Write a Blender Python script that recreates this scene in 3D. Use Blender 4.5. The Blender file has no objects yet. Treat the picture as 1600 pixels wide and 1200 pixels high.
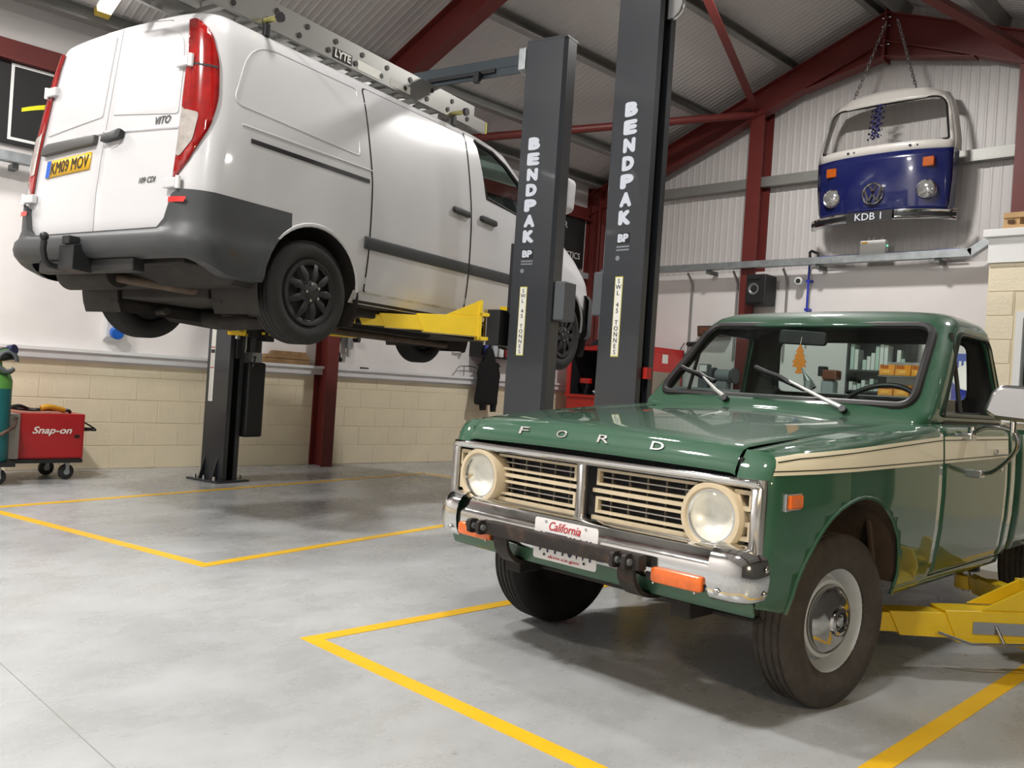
import bpy, bmesh, math, random
from math import sin, cos, pi, radians, sqrt
from mathutils import Vector, Matrix
random.seed(7)
S = bpy.context.scene
COL = S.collection

# ------------------------------------------------------------------ camera
CAM_H = 1.085
th = radians(44.81); ro = radians(3.784)
def _base(a, b, z):
    return Vector((a*cos(th)-b*sin(th), a*sin(th)+b*cos(th), z))
_r = _base(cos(ro), 0, sin(ro)); _u = _base(-sin(ro), 0, cos(ro)); _f = _base(0, 1, 0)
cd = bpy.data.cameras.new('camera'); cam = bpy.data.objects.new('camera', cd); COL.objects.link(cam)
mx = Matrix.Identity(4)
for i in range(3):
    mx[i][0] = _r[i]; mx[i][1] = _u[i]; mx[i][2] = -_f[i]
mx[2][3] = CAM_H
cam.matrix_world = mx
cd.sensor_width = 36; cd.lens = 1370*36/1600; cd.clip_start = .05
S.camera = cam

# ------------------------------------------------------------------ world, exposure
w = bpy.data.worlds.new('world'); S.world = w; w.use_nodes = True
w.node_tree.nodes['Background'].inputs[0].default_value = (.8, .9, 1, 1)
w.node_tree.nodes['Background'].inputs[1].default_value = .05
S.view_settings.view_transform = 'Standard'; S.view_settings.look = 'None'
S.view_settings.gamma = 1; S.view_settings.use_curve_mapping = False
S.view_settings.exposure = -.97

# lamps of the workshop: LED high bays below the ridge and on the near roof slope (x, y, z, watts)
BAYS = [(-4.2, -.7, 5.2, 560), (-4.36, 2.9, 5.25, 110), (-4.36, 7.6, 5.3, 350),
        (-.9, .4, 4.1, 190), (-.6, 6.1, 3.9, 120), (-7.5, .9, 4.05, 190)]

# ------------------------------------------------------------------ helpers
def lin(c):
    return tuple((v/12.92 if v <= .04045 else ((v+.055)/1.055)**2.4) for v in c)
def rgb(r, g, b): return lin((r/255, g/255, b/255))

MATS = {}
def mat(name, col, rough=.5, metal=0., coat=0., var=.0, vscale=8., bump=0., bscale=60., rvar=0., spec=.5, emit=None, estr=0., trans=0., col2=None, thr=(.45, .6), crough=.05):
    if name in MATS: return MATS[name]
    m = bpy.data.materials.new(name); m.use_nodes = True; nt = m.node_tree; N = nt.nodes; L = nt.links
    p = N['Principled BSDF']
    p.inputs['Base Color'].default_value = (*col, 1); p.inputs['Roughness'].default_value = rough
    p.inputs['Metallic'].default_value = metal; p.inputs['Coat Weight'].default_value = coat
    p.inputs['Coat Roughness'].default_value = crough; p.inputs['Specular IOR Level'].default_value = spec
    p.inputs['Transmission Weight'].default_value = trans
    if emit: p.inputs['Emission Color'].default_value = (*emit, 1); p.inputs['Emission Strength'].default_value = estr
    if var or bump or rvar or col2:
        tc = N.new('ShaderNodeTexCoord'); no = N.new('ShaderNodeTexNoise')
        no.inputs['Scale'].default_value = vscale; no.inputs['Detail'].default_value = 6; no.inputs['Roughness'].default_value = .62
        L.new(tc.outputs['Object'], no.inputs['Vector'])
        if var or col2:
            r = N.new('ShaderNodeValToRGB'); e = r.color_ramp.elements
            e[0].position, e[1].position = thr if col2 else (.3, .7)
            e[0].color = (*[c*(1-var) for c in col], 1); e[1].color = (*(col2 or [min(1, c*(1+var)) for c in col]), 1)
            L.new(no.outputs['Fac'], r.inputs['Fac']); L.new(r.outputs['Color'], p.inputs['Base Color'])
        if rvar:
            mr = N.new('ShaderNodeMapRange'); mr.inputs['To Min'].default_value = max(0, rough-rvar); mr.inputs['To Max'].default_value = min(1, rough+rvar)
            mr.inputs['From Min'].default_value = .3; mr.inputs['From Max'].default_value = .7
            L.new(no.outputs['Fac'], mr.inputs['Value']); L.new(mr.outputs['Result'], p.inputs['Roughness'])
        if bump:
            n2 = N.new('ShaderNodeTexNoise'); n2.inputs['Scale'].default_value = bscale; n2.inputs['Detail'].default_value = 4
            L.new(tc.outputs['Object'], n2.inputs['Vector'])
            b = N.new('ShaderNodeBump'); b.inputs['Strength'].default_value = bump; b.inputs['Distance'].default_value = .01
            L.new(n2.outputs['Fac'], b.inputs['Height']); L.new(b.outputs['Normal'], p.inputs['Normal'])
    MATS[name] = m
    return m

def glassmat(name, tint, refl=.5, rough=.02):
    """clear pane: tinted straight-through light plus a dielectric reflection"""
    if name in MATS: return MATS[name]
    m = bpy.data.materials.new(name); m.use_nodes = True; nt = m.node_tree; N = nt.nodes; L = nt.links
    N.remove(N['Principled BSDF'])
    t = N.new('ShaderNodeBsdfTransparent'); t.inputs[0].default_value = (*tint, 1)
    g = N.new('ShaderNodeBsdfGlossy'); g.inputs['Roughness'].default_value = rough
    f = N.new('ShaderNodeLayerWeight'); f.inputs['Blend'].default_value = .5
    po = N.new('ShaderNodeMath'); po.operation = 'POWER'; po.inputs[1].default_value = 5
    mu = N.new('ShaderNodeMath'); mu.operation = 'MULTIPLY_ADD'; mu.inputs[1].default_value = refl; mu.inputs[2].default_value = .045*refl
    L.new(f.outputs['Facing'], po.inputs[0]); f = po
    x = N.new('ShaderNodeMixShader')
    L.new(f.outputs[0], mu.inputs[0]); L.new(mu.outputs[0], x.inputs[0]); L.new(t.outputs[0], x.inputs[1]); L.new(g.outputs[0], x.inputs[2])
    L.new(x.outputs[0], N['Material Output'].inputs['Surface'])
    MATS[name] = m
    return m

ORG = {}; CEN = {}
def OB(name, bm, m, parent=None, label=None, cat=None, group=None, kind=None, smooth=40, bevel=0, solid=0, fix=True):
    if fix: bmesh.ops.recalc_face_normals(bm, faces=bm.faces)
    if solid and parent is not None:
        q = parent
        while q.parent is not None: q = q.parent
        if q.name in CEN:   # open sheets face away from the middle of their thing
            c = Vector(CEN[q.name])
            if sum(f.normal.dot(f.calc_center_median()-c)*f.calc_area() for f in bm.faces) < 0: bmesh.ops.reverse_faces(bm, faces=bm.faces)
    me = bpy.data.meshes.new(name); 
    if parent is not None and parent.name in ORG:
        bmesh.ops.translate(bm, verts=bm.verts, vec=-Vector(ORG[parent.name]))
    bm.to_mesh(me); bm.free()
    for x in (m if isinstance(m, (list, tuple)) else [m]): me.materials.append(x)
    if smooth:
        me.shade_smooth(); me.set_sharp_from_angle(angle=radians(smooth))
    o = bpy.data.objects.new(name, me); COL.objects.link(o)
    if parent is not None:
        o.parent = parent
        if parent.name in ORG: ORG[o.name] = ORG[parent.name]
    tag(o, label, cat, group, kind)
    if solid:
        s = o.modifiers.new('solid', 'SOLIDIFY'); s.material_offset = 1 if isinstance(m, (list, tuple)) else 0; s.thickness = abs(solid); s.offset = -1 if solid > 0 else 1
    if bevel:
        b = o.modifiers.new('bevel', 'BEVEL'); b.width = bevel; b.segments = 2; b.limit_method = 'ANGLE'; b.angle_limit = radians(40)
    return o
def tag(o, label=None, cat=None, group=None, kind=None):
    if label: o['label'] = label
    if cat: o['category'] = cat
    if group: o['group'] = group
    if kind: o['kind'] = kind
    return o
def thing(name, label, cat, org=(0, 0, 0), rot=(0, 0, 0), group=None, loc=None):
    """Empty at a thing's base; parts are written in raw coordinates around org"""
    o = bpy.data.objects.new(name, None); COL.objects.link(o); o.empty_display_size = .1
    o.location = loc if loc is not None else org; o.rotation_euler = rot; ORG[o.name] = tuple(org)
    return tag(o, label, cat, group)
def struct(name, bm, m, **k): return OB(name, bm, m, kind='structure', **k)

B = bmesh.new
def box(bm, x0, x1, y0, y1, z0, z1, mi=0):
    v = [bm.verts.new(p) for p in ((x0,y0,z0),(x1,y0,z0),(x1,y1,z0),(x0,y1,z0),(x0,y0,z1),(x1,y0,z1),(x1,y1,z1),(x0,y1,z1))]
    for f in ((0,3,2,1),(4,5,6,7),(0,1,5,4),(1,2,6,5),(2,3,7,6),(3,0,4,7)):
        bm.faces.new([v[i] for i in f]).material_index = mi
    return bm
def bx(x0, x1, y0, y1, z0, z1): return box(B(), x0, x1, y0, y1, z0, z1)
def frame_of(d):
    d = Vector(d).normalized(); a = Vector((0,0,1)) if abs(d.z) < .9 else Vector((1,0,0))
    u = d.cross(a).normalized(); return u, d.cross(u).normalized()
def obox(bm, p0, p1, wv, hv, w, h):
    """box along p0-p1 with section w along wv, h along hv"""
    p0, p1, wv, hv = Vector(p0), Vector(p1), Vector(wv).normalized(), Vector(hv).normalized()
    v = [bm.verts.new(p+wv*sx*w/2+hv*sy*h/2) for p in (p0, p1) for sx, sy in ((-1,-1),(1,-1),(1,1),(-1,1))]
    for f in ((0,3,2,1),(4,5,6,7),(0,1,5,4),(1,2,6,5),(2,3,7,6),(3,0,4,7)): bm.faces.new([v[i] for i in f])
    return bm
def tube(bm, pts, r, seg=10, cap=True, rs=None):
    pts = [Vector(p) for p in pts]; n = len(pts); rings = []; u = None
    for i, p in enumerate(pts):
        d = (pts[min(i+1, n-1)]-pts[max(i-1, 0)]).normalized()
        if u is None: u, v = frame_of(d)
        else:
            u = (u-d*u.dot(d)).normalized(); v = d.cross(u)
        rr = rs[i] if rs else r
        rings.append([bm.verts.new(p+(u*cos(2*pi*k/seg)+v*sin(2*pi*k/seg))*rr) for k in range(seg)])
    for a, b in zip(rings, rings[1:]):
        for k in range(seg): bm.faces.new((a[k], a[(k+1)%seg], b[(k+1)%seg], b[k]))
    if cap: bm.faces.new(rings[0][::-1]); bm.faces.new(rings[-1])
    return bm
def cyl(bm, p0, p1, r, seg=20, r2=None): return tube(bm, [p0, p1], r, seg, rs=[r, r if r2 is None else r2])
def lathe(bm, prof, org, axis, seg=40, close=False, mis=None):
    """prof: (radius, distance along axis)"""
    org, d = Vector(org), Vector(axis).normalized(); u, v = frame_of(d); rings = []
    for r, h in prof:
        if r < 1e-6: rings.append([bm.verts.new(org+d*h)])
        else: rings.append([bm.verts.new(org+d*h+(u*cos(2*pi*k/seg)+v*sin(2*pi*k/seg))*r) for k in range(seg)])
    for i in range(len(rings)-1+(1 if close else 0)):
        a, b = rings[i], rings[(i+1) % len(rings)]
        for k in range(seg):
            q = [a[k % len(a)], a[(k+1) % len(a)], b[(k+1) % len(b)], b[k % len(b)]]
            q = [x for j, x in enumerate(q) if x not in q[:j]]
            if len(q) > 2:
                f = bm.faces.new(q)
                if mis: f.material_index = mis[i]
    return bm
def prism(bm, poly, axis, a, b):
    """polygon extruded along axis; poly gives the two other coordinates in order"""
    def P(p, t): return {'x': (t, p[0], p[1]), 'y': (p[0], t, p[1]), 'z': (p[0], p[1], t)}[axis]
    lo = [bm.verts.new(P(p, a)) for p in poly]; hi = [bm.verts.new(P(p, b)) for p in poly]; n = len(poly)
    for i in range(n): bm.faces.new((lo[i], lo[(i+1)%n], hi[(i+1)%n], hi[i]))
    bm.faces.new(lo[::-1]); bm.faces.new(hi)
    return bm
def rpoly(pts, r, seg=5):
    """polygon with rounded corners; r one number or one per corner"""
    out = []; n = len(pts)
    for i in range(n):
        p, a, b = Vector(pts[i]), Vector(pts[i-1]), Vector(pts[(i+1)%n])
        rr = r[i] if isinstance(r, (list, tuple)) else r
        if rr <= 0: out.append(tuple(p)); continue
        da, db = (a-p), (b-p); k = min(rr, da.length*.49, db.length*.49); da.normalize(); db.normalize()
        s, e = p+da*k, p+db*k
        for j in range(seg+1):
            t = j/seg; out.append(tuple(s*(1-t)**2+p*2*t*(1-t)+e*t*t))
    return out
def sheet(poly, step, fm, holes=()):
    """flat polygon (with holes) cut into a grid and mapped to space by fm(u, v)"""
    bm = B(); es = []
    for lp in [poly, *holes]:
        vs = [bm.verts.new((p[0], p[1], 0)) for p in lp]
        es += [bm.edges.new((vs[i], vs[(i+1) % len(vs)])) for i in range(len(vs))]
    bmesh.ops.triangle_fill(bm, edges=es, use_beauty=True, use_dissolve=False)
    if step:
        su, sv = step if isinstance(step, tuple) else (step, step)
        for ax, st in ((0, su), (1, sv)):
            if not st: continue
            lo = min(p[ax] for p in poly); hi = max(p[ax] for p in poly); k = math.floor(lo/st)+1
            while k*st < hi-1e-6:
                co = [0,0,0]; co[ax] = k*st; no = [0,0,0]; no[ax] = 1
                bmesh.ops.bisect_plane(bm, geom=bm.verts[:]+bm.edges[:]+bm.faces[:], dist=1e-6, plane_co=co, plane_no=no); k += 1
    if step:   # merge the fill triangles inside each grid cell so that only clean cells are left
        def on(v, ax, st): return bool(st) and abs(v.co[ax]/st-round(v.co[ax]/st)) < 1e-4
        dead = [e for e in bm.edges if not e.is_boundary and not any(on(e.verts[0], a, s_) and on(e.verts[1], a, s_) and abs(e.verts[0].co[a]-e.verts[1].co[a]) < 1e-6 for a, s_ in ((0, su), (1, sv)))]
        bmesh.ops.dissolve_edges(bm, edges=dead, use_verts=False)
        bmesh.ops.dissolve_verts(bm, verts=[v for v in bm.verts if len(v.link_edges) == 2 and not v.is_boundary])
    for v in bm.verts: v.co = Vector(fm(v.co.x, v.co.y))
    return bm
def cut_convex(bm, poly, axes, filt):
    """cut a convex polygon (in two coordinates) out of all faces whose centre passes filt"""
    i, j = axes; n = len(poly); area = sum(poly[k][0]*poly[(k+1)%n][1]-poly[(k+1)%n][0]*poly[k][1] for k in range(n))
    P = poly if area > 0 else poly[::-1]
    x0, x1 = min(p[0] for p in P), max(p[0] for p in P); y0, y1 = min(p[1] for p in P), max(p[1] for p in P)
    def near(f):
        return max(v.co[i] for v in f.verts) > x0-.01 and min(v.co[i] for v in f.verts) < x1+.01 and max(v.co[j] for v in f.verts) > y0-.01 and min(v.co[j] for v in f.verts) < y1+.01 and filt(f.calc_center_median())
    for k in range(n):
        a, b = P[k], P[(k+1)%n]; co = [0,0,0]; no = [0,0,0]; co[i], co[j] = a; no[i], no[j] = b[1]-a[1], -(b[0]-a[0])
        fs = [f for f in bm.faces if near(f)]
        g = set(fs)
        for f in fs: g.update(f.edges); g.update(f.verts)
        bmesh.ops.bisect_plane(bm, geom=list(g), dist=1e-6, plane_co=co, plane_no=no)
    dead = []
    for f in bm.faces:
        c = f.calc_center_median()
        if filt(c) and all((P[(k+1)%n][0]-P[k][0])*(c[j]-P[k][1])-(P[(k+1)%n][1]-P[k][1])*(c[i]-P[k][0]) > -1e-7 for k in range(n)): dead.append(f)
    bmesh.ops.delete(bm, geom=dead, context='FACES')
    return bm
def spline(pts, n):
    """Catmull-Rom through points, n steps per span"""
    P = [Vector(p) for p in pts]; P = [P[0]*2-P[1]]+P+[P[-1]*2-P[-2]]; out = []
    for i in range(1, len(P)-2):
        a, b, c, d = P[i-1:i+3]
        for k in range(n):
            t = k/n; out.append(.5*((2*b)+(c-a)*t+(2*a-5*b+4*c-d)*t*t+(3*b-a-3*c+d)*t**3))
    out.append(P[-2]); return out
def lerp_tab(tab, x):
    if x <= tab[0][0]: return tab[0][1]
    for (a, b), (c, d) in zip(tab, tab[1:]):
        if x <= c: return b+(d-b)*(x-a)/(c-a)
    return tab[-1][1]
def grid_loft(bm, rows, closed=False, mi=0):
    R = [[bm.verts.new(p) for p in r] for r in rows]; n = len(R[0])
    for a, b in zip(R, R[1:]):
        for k in range(n if closed else n-1):
            q = (a[k], a[(k+1)%n], b[(k+1)%n], b[k])
            try: bm.faces.new(q).material_index = mi
            except ValueError: pass
    return R
def text(s, m, parent, org, xd, ud, w=None, h=None, depth=.002, bold=.0, shear=0, name='lettering', fm=None, align='C', space=1, label=None):
    """mesh lettering: org is the middle of the text box (align C) or its left bottom (align L)"""
    c = bpy.data.curves.new('lettering', 'FONT'); c.body = s; c.extrude = 0; c.shear = shear; c.space_character = space; c.resolution_u = 3
    o = bpy.data.objects.new('lettering_tmp', c); me = bpy.data.meshes.new_from_object(o); bpy.data.objects.remove(o)
    bm = B(); bm.from_mesh(me); bpy.data.meshes.remove(me)
    xs = [v.co.x for v in bm.verts]; ys = [v.co.y for v in bm.verts]
    x0, x1, y0, y1 = min(xs), max(xs), min(ys), max(ys)
    sx = w/(x1-x0) if w else None; sy = h/(y1-y0) if h else None
    sx = sx or sy; sy = sy or sx
    if bold > 0:   # heavier strokes: shifted copies of the outline
        src = bm.copy(); tmp = bpy.data.meshes.new('lettering_tmp'); k_ = 0
        for dx, dy in ((-1, 0), (1, 0), (0, -1), (0, 1), (.7, .7), (-.7, -.7), (.7, -.7), (-.7, .7)):
            c2 = src.copy(); k_ += 1; bmesh.ops.translate(c2, verts=c2.verts, vec=(dx*bold, dy*bold, k_)); c2.to_mesh(tmp); c2.free(); bm.from_mesh(tmp)
        src.free(); bpy.data.meshes.remove(tmp)
    g = bmesh.ops.extrude_face_region(bm, geom=bm.faces[:]) if bold <= 0 else {'geom': bm.verts[:]}
    xd, ud = Vector(xd).normalized(), Vector(ud).normalized(); nd = xd.cross(ud).normalized(); org = Vector(org)
    top = {v for v in g['geom'] if isinstance(v, bmesh.types.BMVert)}
    for v in bm.verts:
        a = (v.co.x-((x0+x1)/2 if align == 'C' else x0))*sx; b = (v.co.y-((y0+y1)/2 if align == 'C' else y0))*sy
        d = depth+v.co.z*.00012 if v in top else -.001
        v.co = org+xd*a+ud*b+nd*d if fm is None else Vector(fm(a, b, d))
    if bold > 0:
        bm.normal_update()
        bad = [f for f in bm.faces if f.normal.dot(nd) < 0] if fm is None else []
        if bad: bmesh.ops.reverse_faces(bm, faces=bad)
    return OB(name, bm, m, parent, smooth=0, label=label, fix=bold <= 0)
def dup(o, parent=None, dloc=None, loc=None):
    c = o.copy(); COL.objects.link(c)
    if parent is not None: c.parent = parent
    if loc is not None: c.location = loc
    if dloc is not None: c.location = c.location+Vector(dloc)
    for ch in [x for x in bpy.data.objects if x.parent == o]: dup(ch, c)
    return c
# ------------------------------------------------------------------ shared materials
WHITEW = mat('white_wall_paint', rgb(226, 222, 220), .6, var=.03, vscale=2.5, bump=.05)
CREAM = mat('cream_block_paint', rgb(234, 222, 194), .6, var=.04, vscale=3, bump=.35, bscale=45)
MORTAR = mat('cream_mortar', rgb(230, 217, 188), .8)
CLAD = mat('grey_white_liner_sheet', rgb(200, 196, 194), .45, var=.02, vscale=1.5)
REDST = mat('red_oxide_steel', rgb(100, 35, 31), .5, var=.08, vscale=4)
GALV = mat('galvanised_steel', rgb(168, 174, 176), .42, .75, var=.12, vscale=14, rvar=.1)
PURL = mat('purlin_galvanised', rgb(150, 150, 146), .5, .5, var=.08, vscale=5)
BLACKP = mat('black_plastic', rgb(26, 27, 29), .45)
RUBBER = mat('tyre_rubber', rgb(36, 35, 34), .75, var=.2, vscale=12, bump=.2, bscale=120)
CHROME = mat('chrome', rgb(212, 212, 210), .1, 1., rvar=.05, vscale=9)
STEEL = mat('bright_steel', rgb(190, 190, 190), .25, 1.)
DARKST = mat('dark_underbody', rgb(44, 40, 37), .7, .2, var=.35, vscale=10)
WHITEP = mat('white_plastic', rgb(232, 232, 230), .4)
YEL = mat('yellow_line_paint', rgb(240, 190, 40), .35, var=.06, vscale=5)

# ------------------------------------------------------------------ room
XL, XR, YF, YB = -8.78, 2.5, -3.0, 10.55
RIDGE = -4.36
def roofz(x): return 4.25+.385*(x-XL) if x <= RIDGE else 4.25+.385*(RIDGE-XL)-.385*(x-RIDGE)

def floor_material():
    m = bpy.data.materials.new('grey_epoxy_floor'); m.use_nodes = True; nt = m.node_tree; N = nt.nodes; L = nt.links; p = N['Principled BSDF']
    tc = N.new('ShaderNodeTexCoord')
    def noise(sc, det=5, rg=.6, vec=None):
        n = N.new('ShaderNodeTexNoise'); n.inputs['Scale'].default_value = sc; n.inputs['Detail'].default_value = det; n.inputs['Roughness'].default_value = rg
        L.new(vec or tc.outputs['Object'], n.inputs['Vector']); return n
    a = noise(.75, 7, .62); r = N.new('ShaderNodeValToRGB'); e = r.color_ramp.elements
    e[0].position, e[0].color = .3, (*rgb(164, 167, 168), 1); e[1].position, e[1].color = .72, (*rgb(190, 193, 194), 1)
    L.new(a.outputs['Fac'], r.inputs['Fac'])
    mp = N.new('ShaderNodeMapping'); mp.inputs['Scale'].default_value = (1.0, .6, 1); mp.inputs['Rotation'].default_value = (0, 0, .5); L.new(tc.outputs['Object'], mp.inputs['Vector'])
    b = noise(4, 6, .7, mp.outputs[0]); r2 = N.new('ShaderNodeValToRGB'); e = r2.color_ramp.elements
    e[0].position, e[0].color = .3, (*rgb(196, 190, 182), 1); e[1].position, e[1].color = .62, (1, 1, 1, 1)
    L.new(b.outputs['Fac'], r2.inputs['Fac'])
    mul = N.new('ShaderNodeMix'); mul.data_type = 'RGBA'; mul.blend_type = 'MULTIPLY'; mul.inputs[0].default_value = .3
    L.new(r.outputs[0], mul.inputs[6]); L.new(r2.outputs[0], mul.inputs[7])
    v = N.new('ShaderNodeTexVoronoi'); v.inputs['Scale'].default_value = 5; L.new(tc.outputs['Object'], v.inputs['Vector'])
    r3 = N.new('ShaderNodeValToRGB'); e = r3.color_ramp.elements; e[0].position, e[0].color = .02, (.12, .12, .12, 1); e[1].position, e[1].color = .045, (1, 1, 1, 1)
    L.new(v.outputs['Distance'], r3.inputs['Fac'])
    m2 = N.new('ShaderNodeMix'); m2.data_type = 'RGBA'; m2.blend_type = 'MULTIPLY'; m2.inputs[0].default_value = .35
    L.new(mul.outputs[2], m2.inputs[6]); L.new(r3.outputs[0], m2.inputs[7]); L.new(m2.outputs[2], p.inputs['Base Color'])
    mr = N.new('ShaderNodeMapRange'); mr.inputs['From Min'].default_value = .3; mr.inputs['From Max'].default_value = .7; mr.inputs['To Min'].default_value = .2; mr.inputs['To Max'].default_value = .38
    L.new(b.outputs['Fac'], mr.inputs['Value']); L.new(mr.outputs[0], p.inputs['Roughness'])
    bp = N.new('ShaderNodeBump'); bp.inputs['Strength'].default_value = .06; bp.inputs['Distance'].default_value = .01; n4 = noise(25, 3)
    L.new(n4.outputs['Fac'], bp.inputs['Height']); L.new(bp.outputs[0], p.inputs['Normal'])
    return m
FLOORM = floor_material()
floor = struct('floor', bx(-9.2, XR+.2, YF-.2, YB+.3, -.2, 0), FLOORM, smooth=0)
fj = B(); obox(fj, (-8.7, .956, .0003), (2.4, .956, .0003), (0, 1, 0), (0, 0, 1), .0035, .0008)
OB('saw_cut_joint', fj, mat('joint_filler', rgb(142, 141, 137), .8), floor, smooth=0)

# painted bay lines
def strips(t, lines):
    for a, b, wd in lines:
        a, b = Vector((*a, .0012)), Vector((*b, .0012)); d = (b-a).normalized()
        OB('painted_line', obox(B(), a, b, (-d.y, d.x, 0), (0, 0, 1), wd, .002), YEL, t, smooth=0)
t = thing('bay_marking', 'yellow painted bay outline on the grey floor under the green pickup', 'floor marking', (-2.04, 3.6, 0))
LW = .07
strips(t, [((-3.065+LW/2, 1.965), (-3.065+LW/2, 6.9), LW), ((-3.065+LW, 1.965+LW/2), (-1.0, 1.965+LW/2), LW), ((-1.0-LW/2, 1.965+LW), (-1.0-LW/2, 6.9), LW)])
t = thing('bay_marking', 'yellow painted bay outline on the floor beneath the raised white van', 'floor marking', (-6, 4, 0))
va = radians(12); VN = Vector((cos(va), sin(va), 0)); VD = Vector((-sin(va), cos(va), 0))
def vp(n, t): p = VN*n+VD*t; return (p.x, p.y)
strips(t, [(vp(-3.90, 3.08), vp(-3.90, 7.9), LW), (vp(-3.90-LW/2, 3.08+LW/2), vp(-6.22, 3.08+LW/2), LW), (vp(-6.22, 3.08), vp(-6.22, 7.9), LW), (vp(-6.22, 7.9), vp(-3.9, 7.9), LW)])

# left wall: plaster above, painted block work below
wl = struct('wall_left', bx(XL-.25, XL, YF, YB, 1.02, 4.3), WHITEW, smooth=0)
OB('mortar_bed', bx(XL-.25, XL-.006, YF, YB, 0, 1.02), MORTAR, wl, smooth=0)
blk = None
for r in range(5):
    z0 = r*.225; h = .213 if r < 4 else .14
    y = .2+(.225 if r % 2 else 0)
    hm = None
    while y < YB-.46:
        if hm is None:
            o = OB('block', bx(-.03, 0, .002, .447, .003, h+.008), CREAM, wl, bevel=.0025); hm = o
        else: o = dup(hm)
        o.parent = wl; o.location = (XL-.002+random.uniform(-.0008, .0008), y, z0); y += .449
struct('trim_1', box(bx(XL-.01, XL+.10, YF, YB, 1.115, 1.145), XL-.01, XL+.07, YF, YB, 1.045, 1.115), mat('white_gloss_trim', rgb(225, 224, 226), .4, var=.02), smooth=0)
NT = [1]
def TRIM(bm, m):
    NT[0] += 1; return struct('trim_%d' % NT[0], bm, m, smooth=0)
def hcol(bm, x0, x1, yc, w, z0, z1, tf=.018, tw=.012):
    box(bm, x0, x0+tf, yc-w/2, yc+w/2, z0, z1); box(bm, x1-tf, x1, yc-w/2, yc+w/2, z0, z1); box(bm, x0+tf, x1-tf, yc-tw/2, yc+tw/2, z0, z1); return bm
for yc in (.95, 5.66, 10.28):
    TRIM(hcol(B(), XL, XL+.26, yc, .15, 0, 4.15), REDST)
TRIM(box(bx(XL+.012, XL+.03, YF, YB-.1, 3.66, 3.84), XL+.012, XL+.12, YF, YB-.1, 3.64, 3.66), REDST)
OB('liner_sheet', bx(XL+.001, XL+.012, YF, YB, 2.86, 4.28), CLAD, wl, smooth=0)

# gable wall at the back: smooth lower wall, ribbed liner sheet above
wb = struct('wall_back', bx(XL, XR, YB-.1, YB+.15, 0, 2.78), WHITEW, smooth=0)
bm = B(); prev = None; x = XL; k = 0
prof = [(0, 0), (.06, 0), (.072, .004), (.088, .004)]
while x < XR:
    for dx, dy in prof:
        xx = min(x+dx, XR); a = bm.verts.new((xx, YB-.01-dy, 2.74)); b = bm.verts.new((xx, YB-.01-dy, roofz(xx)+.05))
        if prev: bm.faces.new((prev[0], a, b, prev[1]))
        prev = (a, b)
    x += .1
OB('ribbed_liner', bm, CLAD, wb, smooth=0)
for x in (XL+.16, -5.98, -2.80):
    zt = roofz(x)-.45
    c = B(); box(c, x-.10, x+.10, YB-.30, YB-.282, 0, zt); box(c, x-.10, x+.10, YB-.05, YB-.032, 0, zt); box(c, x-.006, x+.006, YB-.282, YB-.05, 0, zt)
    TRIM(c, REDST)
rl = prism(B(), [(YB-.02, 3.90), (YB-.14, 3.90), (YB-.14, 3.92), (YB-.135, 4.03), (YB-.02, 4.03)], 'x', XL+.2, XR)
TRIM(rl, PURL)

# roof
ce = None
for s, (xa, xb) in enumerate(((XL-.3, RIDGE), (XR+.3, RIDGE))):
    bm = B(); y = YF; prev = None
    while y < YB:
        for dy, dz in ((0, 0), (.045, 0), (.058, -.006), (.070, -.006)):
            a = bm.verts.new((xa, y+dy, roofz(xa)+dz)); b = bm.verts.new((xb, y+dy, roofz(xb)+dz))
            if prev: bm.faces.new((prev[0], a, b, prev[1]))
            prev = (a, b)
        y += .083
    if s == 0: ce = struct('ceiling', bm, CLAD, smooth=0)
    else: OB('liner_slope', bm, CLAD, ce, smooth=0)
OB('ridge_flashing', prism(B(), [(RIDGE-.12, roofz(RIDGE-.12)-.012), (RIDGE, roofz(RIDGE)-.014), (RIDGE+.12, roofz(RIDGE-.12)-.012), (RIDGE+.12, roofz(RIDGE-.12)+.03), (RIDGE, roofz(RIDGE)+.03), (RIDGE-.12, roofz(RIDGE-.12)+.03)], 'y', YF, YB), CLAD, ce, smooth=0)
ang = math.atan(.385)
def purlin(xc, s):
    # C section standing square to the slope, open side up-slope
    e = Vector((cos(ang)*s, sin(ang))); n = Vector((sin(ang)*s, -cos(ang))); o = Vector((xc, roofz(xc)-.012))
    P = [(0,0),(.065,0),(.065,.02),(.061,.02),(.061,.004),(.004,.004),(.004,.166),(.061,.166),(.061,.15),(.065,.15),(.065,.17),(0,.17)]
    OB('purlin', prism(B(), [tuple(o+e*a+n*b) for a, b in P], 'y', YF, YB), PURL, ce, smooth=0)
for xc in (-8.66, -7.98, -6.80, -5.63, -4.55): purlin(xc, 1)
for xc in (-8.66, -7.98, -6.80, -5.63, -4.55): 
    if 2*RIDGE-xc < 2.6: purlin(2*RIDGE-xc, -1)
purlin(.72, -1)
purlin(1.85, -1)
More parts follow.
